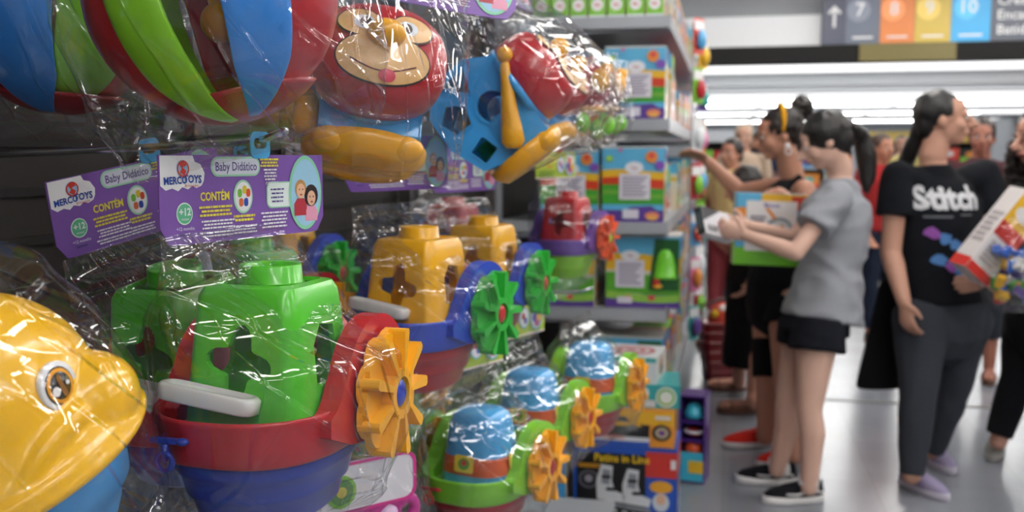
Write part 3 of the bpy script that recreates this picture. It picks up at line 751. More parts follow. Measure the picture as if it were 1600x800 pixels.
# -- whale boat, nearest to the camera
def whale():
    r = empty('bagged_whale_toy', at(-40, 640, .82)); r.scale = (.93,) * 3; tag(r, 'yellow toy with a big round printed eye and blue hull in a clear bag', 'bagged toy')
    r.rotation_euler = (math.radians(-4), math.radians(-24), math.radians(90 + 12.3 - 34))
    y = pl('#f7bd12', .22); m = MB()
    m.ell((0, 0, .0), (.108, .100, .104), y, seg=40, rings=24); m.ell((.06, -.055, -.03), (.055, .05, .045), y, seg=30, rings=18)
    m.loft([[(.126 * k * math.cos(t) + .004, .118 * k * math.sin(t), z) for t in [2 * PI * i / 56 for i in range(56)]] for z, k in ((-.066, .86), (-.069, .99), (-.062, 1.035), (-.052, 1.0), (-.03, .90), (-.0, .83))], y)
    m.tube([(.120 * math.cos(t), .112 * math.sin(t), -.052) for t in [-2.9 + 2.7 * i / 30 for i in range(31)]], .0075, y)
    m.tube([(.108 * math.cos(t), .101 * math.sin(t), -.050 + .030 / (1 + math.exp(-9 * (t + 1.75)))) for t in [-2.7 + 1.5 * i / 24 for i in range(25)]], .0115, y)
    b = remeshed(m, 'body', r, .0028, 6)
    h = MB(); h.loft([[(.110 * k * math.cos(t), .103 * k * math.sin(t), z) for t in [2 * PI * i / 56 for i in range(56)]] for z, k in ((-.155, .4), (-.154, .56), (-.135, .68), (-.115, .76), (-.113, .84), (-.08, .93), (-.064, .96), (-.060, .9))], pl('#3c9be0'))
    h.build('hull', r)
    for nm, az in (('eye', -70), ('eye', -8)):
        e = MB(); a = math.radians(az)
        M = RZ(a + PI / 2) @ T(0, -.0995 if az == -70 else -.112, .010 if az == -70 else .02) @ RX(.02 if az == -70 else -.1) @ UPR
        for k, (rr, c) in enumerate(((.0215, '#e9e9ee'), (.0168, '#171310'), (.0153, '#f0a21c'), (.0120, '#15120f'))):
            e.loft([[(x, y_, z) for x, y_ in circ(q * rr, 32)] for z, q in ((-.006, 1), (.0002 + k * .0006, 1.0), (.0008 + k * .0006, .96))], pr(c, .2), M=M)
        e.poly([rrect(.005, .021, .0024)], pr('#8a5a10'), .0006, M @ T(0, 0, .0033)); e.poly([circ(.0042, 16, -.0085, -.0012)], pr('#f6f6f6'), .0006, M @ T(0, 0, .0036)); e.poly([circ(.0020, 12, .007, -.001)], pr('#f6f6f6'), .0006, M @ T(0, 0, .0036))
        if az == -70: e.build(nm, r, fix=False)
    rg = MB(); rg.torus((-.046, -.096, .012), .0135, .0042, pl('#4cc12c'), Matrix.Rotation(PI / 2, 3, 'X')); rg.build('ring', r)
    f = MB(); f.cone((-.02, 0, .09), (-.02, 0, .125), .02, .024, pl('#3c9be0'), seg=24, ends=3); f.build('spout', r)
    rings = [(z_ * 1.0 - .15, y_, a_ * 1.0, b_ * 1.02) for z_, y_, a_, b_ in BOAT_RINGS]
    bg = mk('plastic_bag', bag_mesh('plastic_bag', [(.24, .045, .05, .0015), (.20, .04, .06, .01), (.14, .02, .085, .05), (.09, 0, .118, .095), (.03, -.0, .134, .126), (-.05, 0, .146, .134), (-.12, 0, .132, .115), (-.17, .0, .125, .06), (-.21, .004, .12, .002)], 51.0, amp=.0034), r)
    hc = mk('header_card', CARD_P, r); hc.location = (-.075, .048, .325); hc.rotation_euler = (0, .42, 0); mk('hang_tab', TABS['#4aa7dd'], hc).location = (.02, 0, .001)
    return r
whale()

# -- rolling ball toys of coloured gores (top row)
def gore_ball(label, loc, rot, R_, seed, gores):
    r = empty('bagged_ball_toy', loc, rot=rot); tag(r, label, 'bagged toy')
    for nm, c, a0, a1, rr in gores:
        m = MB(); rings = []; n = 30; k = 10
        a0, a1 = math.radians(a0), math.radians(a1)
        for i in range(n + 1):
            ph = -PI / 2 + .18 + (PI - .36) * i / n; wd = max(.04, math.cos(ph) ** .55); mid = (a0 + a1) / 2; hw = (a1 - a0) / 2 * wd / max(.12, math.cos(ph)) * min(1, math.cos(ph) + .25)
            hw = min(hw * 1.0, 1.2); row = []
            for q, rad in ((0, rr), (1, rr * .955)):
                for j in (range(k + 1) if q == 0 else range(k, -1, -1)):
                    a = mid - hw + 2 * hw * j / k; e = 1 - .02 * (2 * j / k - 1) ** 4
                    row.append((rad * e * math.cos(ph) * math.cos(a), rad * e * math.cos(ph) * math.sin(a), rad * math.sin(ph) * .98))
            rings.append(row)
        m.loft(rings, pl(c)); m.build(nm, r, bevel=.003)
    m = MB(); m.loft([[(R_ * .985 * math.cos(e) * math.cos(t), R_ * .985 * math.cos(e) * math.sin(t), R_ * .985 * math.sin(e)) for t in [2 * PI * i / 48 for i in range(48)]] for e in [-PI / 2 + .03 + (.62) * k / 10 for k in range(11)]], pl('#a01a26')); m.build('bowl', r)
    m = MB(); m.ell((0, 0, -R_ * .2), (R_ * .16, R_ * .16, R_ * .16), pl('#e8a21c')); m.cone((0, 0, -R_ * .1), (0, 0, R_ * .5), R_ * .06, R_ * .05, pl('#e8a21c'), ends=3); m.ell((0, 0, R_ * .5), R_ * .1, pl('#e8a21c')); m.build('rattle', r)
    q = R_ / .12
    mk('plastic_bag', bag_mesh('plastic_bag', [(.28 * q, 0, .10 * q, .002), (.22 * q, 0, .115 * q, .05 * q), (.12 * q, 0, .14 * q, .115 * q), (0, 0, .148 * q, .138 * q), (-.08 * q, 0, .142 * q, .115 * q), (-.125 * q, 0, .13 * q, .05 * q), (-.15 * q, 0, .12 * q, .002)], seed, amp=.0045), r)
    return r
GO = [('shell_panel', '#b01d28', -175, -128, .125), ('shell_panel', '#8ace2a', -124, -98, .132), ('shell_panel', '#2f86dc', -74, -44, .131), ('shell_panel', '#b01d28', -43, 10, .124), ('shell_panel', '#2f86dc', 14, 60, .12), ('shell_panel', '#b01d28', 64, 120, .12), ('shell_panel', '#8ace2a', 124, 170, .12)]
gore_ball('large red ball toy with lime and blue bands in a shiny bag, top row', at(335, -5, 1.0), (0, math.radians(-14), math.radians(12.3)), .13, 71.0, GO)
GO2 = [(n_, c, a - 8, b_ - 8, r_) for n_, c, a, b_, r_ in [('shell_panel', '#a81c26', -168, -120, .125), ('shell_panel', '#2f7fd4', -104, -62, .131), ('shell_panel', '#7cc02a', -60, -20, .125), ('shell_panel', '#a81c26', -16, 40, .123), ('shell_panel', '#2f86dc', 44, 100, .12), ('shell_panel', '#8ace2a', 110, 160, .12)]]
gore_ball('dark red and blue banded ball toy deeper in the top row, only lower part showing', at(95, 15, 1.22), (0, math.radians(4), math.radians(12.3)), .13, 81.0, GO2)

# -- activity drum toy with a smiling face lid
def ngon(n, r, cx=0, cy=0, a0=0): return [(cx + r * math.cos(a0 + 2 * PI * i / n), cy + r * math.sin(a0 + 2 * PI * i / n)) for i in range(n)]
def drum_parts():
    P = {}
    red, blue, yel, tan = pl('#b51a22'), pl('#3fa0e2'), pl('#f0ac1c'), pr('#e9b878')
    def sup(a, b_, n=44, p=.85): return [(a * math.copysign(abs(math.cos(t)) ** p, math.cos(t)), b_ * math.copysign(abs(math.sin(t)) ** p, math.sin(t))) for t in [2 * PI * i / n for i in range(n)]]
    m = MB(); m.loft([[(x * k, y, z * k) for x, z in sup(.088, .072)] for y, k in ((.03, .97), (.024, 1.02), (.0, 1.03), (-.018, .99), (-.034, .88), (-.044, .68), (-.049, .40), (-.0505, .05))], red); P['face_lid'] = m.mesh('face_lid')
    def dome(x, z): return -.0515 + .0262 * ((x / .09) ** 2 + (z / .0735) ** 2) ** 1.8
    def patch(mb, c, rx, rz, cx, cz, lift):
        rings = []
        for k in (1.0, .75, .5, .25, .02): rings.append([(cx + rx * k * math.cos(t), dome(cx + rx * k * math.cos(t), cz + rz * k * math.sin(t)) - lift, cz + rz * k * math.sin(t)) for t in [2 * PI * i / 30 for i in range(30)]])
        mb.loft(rings, pr(c), False, True)
    m = MB()
    patch(m, '#2a1712', .0615, .0350, .0, -.022, .0010); patch(m, '#e9b878', .0595, .0330, .0, -.022, .0018)
    for s_ in (-1, 1):
        patch(m, '#2a1712', .0285, .0215, s_ * .034, .025, .0010); patch(m, '#e9b878', .0265, .0195, s_ * .034, .025, .0018); patch(m, '#e8eef6', .0130, .0105, s_ * .028, .024, .0026); patch(m, '#3d2218', .0075, .0080, s_ * .026, .023, .0034); patch(m, '#f4f4f4', .0022, .0025, s_ * .026 - .002, .027, .0042)
    m.tube([(x, dome(x, -.026 - .016 * math.cos(x / .045 * PI / 2)) - .0022, -.026 - .014 * math.cos(x / .045 * PI / 2)) for x in [-.042 + .084 * i / 14 for i in range(15)]], .0011, pr('#7a3a22'), 6)
    patch(m, '#d8455c', .011, .008, .006, -.045, .0030); P['face_print'] = m.mesh('face_print')
    m = MB(); m.ell((0, -.058, .010), (.025, .020, .0175), yel, seg=28); P['nose'] = m.mesh('nose')
    OY = .076
    oc = [(-.042, -.088), (.03, -.094), (.082, -.078), (.104, -.02), (.102, .042), (.066, .082), (.0, .086), (-.044, .06)]
    holes = [ngon(5, .026, .066, .016, .3), [(x, y) for x, y in ((.008, .072), (.056, .072), (.022, .034))], ngon(24, .025, .006, -.004), ngon(4, .022, .06, -.052, .5)]
    m = MB()
    for s_ in (-1, 1):
        M = T(s_ * .066, OY, 0) @ RZ(PI / 2) @ UPR
        m.poly([oc] + holes, blue, .004, M)
        for hl in holes:
            cx = sum(p[0] for p in hl) / len(hl); cy = sum(p[1] for p in hl) / len(hl)
            m.poly([[(cx + (x - cx) * 1.2, cy + (y - cy) * 1.2) for x, y in hl], hl], blue, .009, M)
    m.loft([[(x, p[0] + OY, p[1]) for p in oc] for x in (-.066, .066)], blue, False, False, smooth=False)
    o = m.build('b'); b = o.modifiers.new('b', 'BEVEL'); b.width = .003; b.segments = 2; b.limit_method = 'ANGLE'; b.angle_limit = .5; P['drum_body'] = evaluated(o, 'drum_body')
    m = MB(); m.torus((0, .032, 0), .084, .0075, blue, Matrix.Rotation(PI / 2, 3, 'X'), seg=40)
    for i, v in enumerate(m.v): m.v[i] = (v[0] * 1.02, v[1], v[2] * .84)
    P['rim'] = m.mesh('rim')
    m = MB()
    for a, c in ((.0, '#5b3aa8'), (2.1, '#2f9a5a'), (4.2, '#c83a30')): m.box((.02 * math.cos(a), .11 + .03 * math.sin(a), -.05), (.026, .026, .026), pl(c), Matrix.Rotation(a, 3, 'Z'))
    P['block'] = m.mesh('block')
    m = MB(); m.tube([(-.082, -.012, .055), (-.083, -.012, .045), (-.084, -.013, .02), (-.084, -.014, -.02), (-.083, -.016, -.055), (-.082, -.017, -.074), (-.081, -.017, -.084)], [.006, .0085, .0095, .013, .0175, .019, .012], yel, 16); m.ell((-.082, -.012, .064), .0135, yel); P['handle'] = m.mesh('handle')
    m = MB(); m.loft([[(.086 * k * math.cos(t), .09 + .07 * k * math.sin(t), z) for t in [2 * PI * i / 36 for i in range(36)]] for z, k in ((-.118, .55), (-.116, .8), (-.100, .98), (-.088, 1.0), (-.086, .9))], yel); P['base'] = m.mesh('base')
    m = MB(); m.ell((0, .05, -.098), (.026, .022, .018), yel); P['foot'] = m.mesh('foot')
    return P
DP = drum_parts()
DBAG = [bag_mesh('plastic_bag', [(.22, 0, .105, .002), (.17, 0, .11, .03), (.11, 0, .115, .08), (.03, .01, .120, .115), (-.06, .01, .122, .118), (-.12, .01, .115, .09), (-.14, .0, .11, .03), (-.165, 0, .11, .0015)], 91.0 + k * 7, amp=.0036) for k in range(2)]
def drum_toy(label, loc, rz, tilt, roll=0, seed=0, card=True, sc=1.0, cardat=(0, 0, .29)):
    r = empty('bagged_drum_toy', loc, rot=(tilt, roll, rz)); r.scale = (sc,) * 3; tag(r, label, 'bagged toy')
    for k in ('drum_body', 'rim', 'base'): mk(k, DP[k], r)
    l = mk('face_lid', DP['face_lid'], r); mk('face_print', DP['face_print'], l); mk('nose', DP['nose'], l)
    mk('block', DP['block'], r)
    h = mk('handle', DP['handle'], r); h.location = (.0, .062, 0); h.rotation_euler = (-tilt * .9, 0, 0)
    for s_ in (-1, 1): f = mk('foot', DP['foot'], r); f.location = (s_ * .05, 0, 0)
    mk('plastic_bag', DBAG[seed % 2], r)
    if card: c = mk('header_card', CARD_P, r); c.location = cardat; mk('hang_tab', TABS['#4aa7dd'], c)
    return r
drum_toy('red smiling face drum toy with yellow nose seen face on, top row', at(592, 95, 1.28), math.radians(12.3 + 14), math.radians(-22), math.radians(8), 0, sc=.98, cardat=(.06, .03, .205))
drum_toy('blue shape sorter drum toy with yellow handle and red lid turned to the aisle', at(835, 118, 1.70), math.radians(12.3 + 84), math.radians(-38), 0, 1, sc=1.02)
drum_toy('red lidded drum toy showing a yellow nose, behind the one with the blue sides', at(872, 128, 2.2), math.radians(12.3 + 70), math.radians(-30), 0, 0, sc=1.0)
drum_toy('red lidded drum toy next beyond, small, near the boxed toys', at(905, 140, 2.72), math.radians(12.3 + 66), math.radians(-25), 0, 1, card=False)
drum_toy('drum toy tucked between the banded balls and the smiling face', at(480, 70, 1.62), math.radians(12.3 + 50), math.radians(-5), .1, 1)
def rattle_toy(label, loc, rz, sc=1.0):
    r = empty('bagged_rattle_toy', loc, rz); r.scale = (sc,) * 3; tag(r, label, 'bagged toy')
    m = MB(); m.ell((0, 0, .05), (.05, .045, .055), pl('#b51a22')); m.build('head', r)
    m = MB(); m.ell((.0, -.045, .06), (.026, .02, .03), pl('#f0ac1c')); m.ell((.03, -.02, .09), (.02, .02, .02), pl('#f0ac1c')); m.build('face', r)
    m = MB(); m.cone((0, 0, .0), (0, 0, -.05), .02, .014, pl('#e07b22'), ends=3); m.torus((0, 0, -.01), .028, .008, pl('#f0ac1c')); m.build('handle', r)
    for x, y, z in ((-.035, -.02, -.045), (.0, -.03, -.062), (.04, -.01, -.05)):
        m = MB(); m.ell((x, y, z), (.019, .019, .026), pl('#7ed32a')); m.build('foot', r)
    q = mk('plastic_bag', DBAG[0], r); q.scale = (.72, .62, .62)
    return r
rattle_toy('small red and yellow toy with lime feet in the last bag but one, top row', at(925, 165, 2.55), .6, 1.0)
rattle_toy('small red and yellow toy with lime feet in the farthest bag of top row', at(950, 165, 2.95), .8, 1.0)
for (px, py, d) in ((592, -75, 1.33), (335, -190, 1.0), (778, -70, 1.76), (868, -45, 2.2)): 
    peg(at(px, py, d), 'zinc peg above the picture edge carrying the top row of bags', 'pegs of the top row')

# bag with magenta toy at the bottom edge
def flower_toy():
    r = empty('bagged_flower_toy', at(575, 800, 1.48), math.radians(50)); tag(r, 'magenta curly toy under a white and pink card, low beside the big yellow wheel', 'bagged toy')
    m = MB()
    for i in range(6):
        a = i * PI / 3; m.torus((.02 + .032 * math.cos(a), -.02, .032 * math.sin(a)), .017, .009, pl('#c4258f'), Matrix.Rotation(PI / 2, 3, 'X'), seg=18, ts=8)
    m.ell((.02, -.02, 0), (.018, .015, .018), pl('#e9c8ea')); m.build('flower', r)
    m = MB()
    for i in range(4): m.torus((.03, -.005, -.06 - .022 * i), .026, .008, pl('#8b3fb0'), seg=20, ts=8)
    m.build('rings', r)
    c = MB(); c.poly([rrect(.19, .075, .02)], pr('#eceaf0'), .0016, T(-.03, -.03, .055) @ UPR)
    M = T(-.03, -.031, .055) @ UPR
    c.poly([rrect(.19, .075, .02), rrect(.18, .065, .016)], pr('#d62a8c'), .0008, M @ T(0, 0, .0006)); c.poly([circ(.024)], pr('#7cc02a'), .0008, M @ T(-.03, -.004, .0006)); c.poly([circ(.019)], pr('#4a8a24'), .0008, M @ T(-.03, -.004, .0012)); c.poly([circ(.008)], pr('#e3d34a'), .0008, M @ T(-.03, -.004, .0018))
    c.build('header_card', r)
    q = mk('plastic_bag', DBAG[1], r); q.scale = (.85, .7, .9); q.location = (0, 0, .0)
flower_toy()

# ================================================================ CARTONS
def carton(lb, loc, rz, w, dep, h, front, side, body, grp=None, top=None, name='toy_carton'):
    o = toy_carton(name, w, dep, h, front, side, body, None, top); o.location = loc; o.rotation_euler = (0, 0, rz); tag(o, lb, 'box', grp); return o
Z = {k: v for k, v in zip(('1', '2', '3', '4', '5'), SHZ)}
carton('rainbow printed toy carton with white label panel, second shelf from top, at the aisle edge', (-.372, 4.05, Z['4'] + .001), 0, .235, .16, .285, RAINBOW, RSIDE, '#d9d2c8')
carton('rainbow printed toy carton beside its twin on the second shelf from top, inner one', (-.615, 4.05, Z['4'] + .001), 0, .235, .16, .27, RAINBOW, RSIDE, '#d9d2c8')
carton('rainbow toy carton with label panel on the middle shelf at the aisle edge', (-.375, 4.05, Z['3'] + .001), 0, .245, .16, .30, RAINBOW, RSIDE, '#d9d2c8')
carton('rainbow toy carton on the middle shelf half behind the hanging bags', (-.63, 4.05, Z['3'] + .001), 0, .235, .16, .29, RAINBOW, RSIDE, '#d9d2c8')
WIN = [('r', '#5fb4dc', (0, .6, 1, 1)), ('wave', '#e8b92c', (.5, .72, .03, .5)), ('wave', '#58a52f', (.18, .46, .03, 1)), ('r', '#5c3f94', (0, 0, 1, .18)), ('wave', '#8fc24a', (.1, .2, .03, 2)), ('e', '#e08a35', (.3, .12, .07, .05)), ('e', '#d24848', (.62, .14, .05, .04)),
       ('r', '#e2dde9', (.13, .28, .52, .66)), ('lines', '#a9a3b5', (.17, .31, .48, .62, 6)), ('e', '#eeeef4', (.33, .72, .13, .07)), ('t', '#c2382e', (.33, .715, .05, .7), 'Toys'), ('p', '#1e5c2a', [(.58, .25), (.98, .25), (.98, .95), (.66, .95)]), ('r', '#e3dfeb', (.16, .06, .36, .15))]
def window_carton(lb, loc, h=.30, w=.30):
    r = empty('window_carton', loc); tag(r, lb, 'box')
    o = toy_carton('carton', w, .2, h, WIN, RSIDE, '#d9d2c8', r)
    m = MB(); c = pl('#74d033'); x = w * .30
    m.loft([[(x + .046 * k * math.cos(t), -.105 + .02 * k * math.sin(t) - .012, h * .55 + z) for t in [2 * PI * i / 28 for i in range(28)]] for z, k in ((-.04, 1.0), (-.03, 1.06), (-.028, .95), (.02, .85), (.06, .62), (.075, .35), (.078, .05))], c)
    m.build('toy_dome', r)
    m = MB(); m.ell((x - .035, -.118, h * .37), (.014, .012, .022), pl('#c22b2b')); m.ell((x - .03, -.118, h * .31), (.02, .012, .01), pl('#e8a823')); m.build('toy_figure', r)
window_carton('window carton showing a lime green toy dome, under the middle shelf', (-.335, 4.12, Z['2'] + .001), .295, .30)
window_carton('window carton with small green toy on the second lowest shelf, low down', (-.40, 4.12, Z['1'] + .001), .33, .30)
carton('purple and green printed carton deep on the second lowest shelf', (-.66, 4.1, Z['2'] + .001), 0, .26, .2, .28, WIN[:7], RSIDE, '#d9d2c8')
# small tall cartons on the highest shelf
SM = [('r', '#dfe7ea', (0, 0, 1, 1)), ('r', '#4f9fd4', (0, .45, 1, 1)), ('r', '#7fbf3c', (0, .08, 1, .42)), ('e', '#f3eef0', (.5, .28, .34, .12)), ('t', '#c2382e', (.5, .275, .08, .7), 'Baby'), ('e', '#e7c13a', (.5, .72, .3, .1))]
for k in range(7):
    carton('narrow blue and lime carton in the front row on the highest shelf', (-.30 - .075 * k, 4.02, Z['5'] + .001), 0, .068, .06, .20, SM, RSIDE, '#e7e4de', 'narrow cartons on the highest shelf')
# cartons along the aisle on every shelf, fronts to the aisle
random.seed(5)
PAL = ['#d24a3a', '#e8b92c', '#4f9fd4', '#7fbf3c', '#5c3f94', '#e07aa8', '#dfe3e6', '#e08a35', '#3aa7a0', '#b3202b']
def rnd_design():
    a, b_, c, d = random.sample(PAL, 4)
    return [('r', a, (0, .55, 1, 1)), ('wave', b_, (.4, .6, .04, random.random() * 6)), ('r', '#ece8ea', (.2, .2, .8, .5)), ('e', c, (.5, .72, .25, .12)), ('e', d, (.35, .35, .1, .1)), ('lines', '#8a8478', (.5, .25, .76, .46, 4)), ('r', d, (0, 0, 1, .1))]
LV = {'1': 'lowest', '2': 'second lowest', '3': 'middle', '4': 'second highest', '5': 'highest'}
for lv in ('1', '2', '3', '4', '5'):
    y = 4.36; n = 0; dsg = None
    while y < 8.1:
        if n % 2 == 0: dsg = rnd_design(); w = random.uniform(.16, .3); h = random.uniform(.2, .30)
        carton('mixed printed cartons facing the aisle on the %s shelf, seen edge on' % LV[lv], (-.36 + random.uniform(-.02, .02), y + w / 2, Z[lv] + .001), PI / 2, w * .97, .18, h, dsg, RSIDE, random.choice(PAL), 'cartons facing the aisle on the %s shelf' % LV[lv])
        y += w + .004; n += 1
# blister packs hanging off the shelf edge strip
for k in range(14):
    z = 2.02 - .27 * (k % 7); y = 5.75 + .9 * (k // 7) + .05 * (k % 3); c = PAL[(k * 3) % len(PAL)]
    r = empty('blister_pack', (-.185, y, z - .12)); r.rotation_euler = (0, 0, PI / 2 - .5); tag(r, 'small bright packs clipped to the strip on the aisle edge of the shelves', 'blister pack', 'packs on the clip strips')
    m = MB(); m.poly([rrect(.11, .2, .008), rrect(.02, .008, .003, cy=.085)], pr(c), .002, T(0, 0, .1) @ UPR); m.poly([rrect(.1, .05, .005)], pr('#eeeeee'), .001, T(0, -.0016, .16) @ UPR); m.build('backing_card', r)
    m = MB(); m.ell((0, -.02, .08), (.038, .022, .055), pl(PAL[(k * 7 + 2) % len(PAL)])); m.build('toy', r)
for y in (5.79, 6.70):
    tag(MB().box((-.2175, y, 1.2), (.012, .03, 1.75), chrome).build('clip_strip'), 'steel clip strip on the aisle edge holding bright packs', 'clip strip', 'clip strips on the shelf edge')

# -- stacked cartons on the floor at the end of the bagged toys
SK = [('r', '#1f4fae', (0, 0, 1, 1)), ('r', '#121214', (.03, .0, .70, .90)), ('r', '#c8342c', (.70, .62, 1, .95)), ('r', '#2a55b4', (.72, .02, .98, .60)), ('e', '#e8a62c', (.85, .50, .11, .08)), ('e', '#d9dde4', (.85, .30, .08, .12)), ('e', '#e3b796', (.85, .34, .045, .07)), ('r', '#e6e6ea', (.94, .74, .99, .86)),
      ('t', '#f1c416', (.47, .84, .145, .92), 'Patins in Line'), ('lines', '#c98f22', (.05, .70, .28, .76, 2)), ('e', '#6d6a72', (.15, .55, .10, .12)), ('e', '#24232a', (.15, .55, .08, .095)), ('e', '#9a96a0', (.15, .56, .04, .05))]
skc = empty('skate_carton', (-.35, 3.66, .0)); tag(skc, 'black and blue roller skate carton with yellow title, standing on the floor', 'box')
KW, KH, KD = .375, .285, .26
toy_carton('carton', KW, KD, KH, SK, [('r', '#1f4fae', (0, 0, 1, 1)), ('r', '#c8342c', (0, .6, 1, .95)), ('e', '#e8a62c', (.5, .4, .2, .1)), ('lines', '#dddddd', (.2, .1, .8, .3, 4))], '#1f4fae', skc)
m = MB(); wp, gp, bp_ = pr('#d8dade'), pr('#8e929a'), pr('#17171b')
for q, (cx, cz) in enumerate(((-.055, .125), (.04, .115))):
    M = T(cx, -KD / 2 - .0055, cz) @ UPR
    m.poly([[(-.045, -.04), (.05, -.05), (.058, -.02), (.02, -.005), (.008, .03), (.012, .085), (-.03, .09), (-.048, .03)]], wp, .001, M)
    m.poly([[(-.03, .02), (.0, .015), (.004, .07), (-.024, .074)]], gp, .001, M @ T(0, 0, .001)); m.poly([rrect(.035, .012, .004, cx=-.012, cy=.045)], bp_, .001, M @ T(0, 0, .002)); m.poly([rrect(.045, .012, .004, cx=.01, cy=.0)], bp_, .001, M @ T(0, 0, .002))
    m.poly([[(-.05, -.045), (.058, -.056), (.052, -.068), (-.045, -.058)]], gp, .001, M @ T(0, 0, .001))
    for k in range(4): m.poly([circ(.013, 18, -.035 + k * .029, -.074 - k * .003)], bp_, .001, M @ T(0, 0, .002)); m.poly([circ(.006, 12, -.035 + k * .029, -.074 - k * .003)], wp, .001, M @ T(0, 0, .003))
m.build('skate_print', skc)
FU = [('r', '#e8962c', (0, 0, 1, 1)), ('r', '#111214', (0.0, .18, .74, .80)), ('wave', '#e9b12a', (.62, .98, .02, 1)), ('p', '#2c55b0', [(.0, .0), (.74, .0), (.74, .14), (.0, .2)]), ('r', '#dcdee2', (.0, .14, .74, .26)), ('t', '#d9572a', (.36, .25, .24, .9), 'Fusion'),
      ('e', '#2a2a2e', (.2, .52, .14, .16)), ('e', '#2a2a2e', (.56, .52, .14, .16)), ('p', '#e3ab2a', [(.12, .66), (.22, .86), (.52, .86), (.64, .66), (.66, .56), (.1, .56)]), ('p', '#303340', [(.24, .68), (.28, .82), (.48, .82), (.54, .68)]), ('e', '#6a6a70', (.2, .52, .07, .08)), ('e', '#6a6a70', (.56, .52, .07, .08)),
      ('e', '#1c1c20', (.87, .42, .1, .22)), ('e', '#b7a58a', (.87, .42, .07, .15)), ('e', '#6a3f8a', (.87, .42, .035, .07)), ('r', '#e4dfd6', (.80, .78, .96, .88))]
fu = carton('orange and black toy car carton lying on the skate carton', (-.345, 3.66, KH + .001), 0, .34, .25, .135, FU, [('r', '#e8962c', (0, 0, 1, 1)), ('e', '#1c1c20', (.5, .5, .2, .3))], '#e8962c')
CR = [('r', '#2e9a9c', (0, 0, 1, 1)), ('r', '#c9ccd2', (.0, .05, .72, .35)), ('t', '#b8342c', (.3, .2, .2, .9), 'Brinca'), ('e', '#dfe6e0', (.84, .5, .12, .44)), ('e', '#6fae3a', (.84, .5, .1, .36)), ('e', '#dfe6e0', (.84, .5, .075, .26)), ('e', '#55b84a', (.12, .68, .05, .2)), ('e', '#4aa3dd', (.27, .68, .05, .2)), ('e', '#e07b2c', (.42, .68, .05, .2)), ('e', '#f2f2f2', (.58, .68, .06, .24))]
tc_ = carton('teal carton printed with coloured balls on top of the toy car carton', (-.32, 3.68, KH + .138), .06, .31, .24, .085, CR, [('r', '#2e9a9c', (0, 0, 1, 1)), ('e', '#dfe6e0', (.5, .5, .2, .4))], '#2e9a9c')
wc = carton('flat white and mint carton with a red spiral lid, topmost of the floor stack', (-.36, 3.70, KH + .225), -.08, .25, .24, .095, [('r', '#dfe5e8', (0, 0, 1, 1)), ('r', '#58b7b4', (0, .82, 1, 1)), ('r', '#4aa39a', (.0, .0, .05, 1)), ('lines', '#9aa3aa', (.1, .3, .5, .7, 3))],
            [('r', '#ece7e0', (0, 0, 1, 1)), ('p', '#b98a5c', [(.3, .2), (.7, .3), (.6, .9), (.3, .7)]), ('e', '#3a2a22', (.5, .35, .15, .2))], '#e3e6ea', top=[('r', '#e3e6ea', (0, 0, 1, 1)), ('e', '#bb4450', (.55, .5, .36, .36)), ('e', '#e9e4e6', (.55, .5, .29, .29)), ('e', '#bb4450', (.55, .5, .22, .22)), ('e', '#e9e4e6', (.55, .5, .15, .15)), ('e', '#bb4450', (.55, .5, .08, .08))])
# purple open display with bowls
ps = empty('toy_display_carton', (-.12, 4.10, 0), -.15); tag(ps, 'purple open fronted carton with teal bowl and orange ball on the floor', 'box')
m = MB(); pc = pr('#4b2a80')
w_, h_, d_ = .10, .36, .13
for c, s_ in (((0, d_ / 2, h_ / 2), (w_, .006, h_)), ((-w_ / 2, 0, h_ / 2), (.006, d_, h_)), ((w_ / 2, 0, h_ / 2), (.006, d_, h_)), ((0, 0, .003), (w_, d_, .006)), ((0, 0, h_), (w_, d_, .006)), ((0, 0, h_ * .48), (w_, d_, .005)), ((0, 0, h_ * .7), (w_, d_, .005))): m.box(c, s_, pc)
m.build('carton', ps)
m = MB(); m.loft([[(  .042 * k * math.cos(t), -.01 + .05 * k * math.sin(t), h_ * .74 + z) for t in [2 * PI * i / 26 for i in range(26)]] for z, k in ((0, 1), (.02, .96), (.045, .7), (.055, .3), (.056, .02))], pl('#3fb3cf')); m.build('toy_bowl', ps)
m = MB(); m.torus((0, -.01, h_ * .57), 0.036, .007, pl('#e8e4e6')); m.ell((0, -.01, h_ * .56), (.04, .04, .018), pl('#b3242c')); m.build('toy_plate', ps)
m = MB(); m.ell((0, -.02, h_ * .37), .038, pl('#e0582a')); m.build('toy_ball', ps)
m = MB(); m.box((0, -.072, .07), (.096, .004, .12), pr('#3fb3cf')); m.box((.02, -.075, .07), (.06, .002, .05), pr('#e8b92c')); m.build('front_panel', ps)
ed = carton('tall narrow blue and yellow carton standing left of the skate carton', (-.62, 3.62, 0), .05, .10, .22, .42, [('r', '#4aa3dd', (0, 0, 1, 1)), ('p', '#e9e4d6', [(.3, 0), (.6, 0), (.8, 1), (.5, 1)]), ('e', '#5aa83a', (.4, .2, .3, .08)), ('e', '#e8b92c', (.5, .5, .3, .08)), ('e', '#c8342c', (.6, .75, .2, .05))], RSIDE, '#e8dcc0')
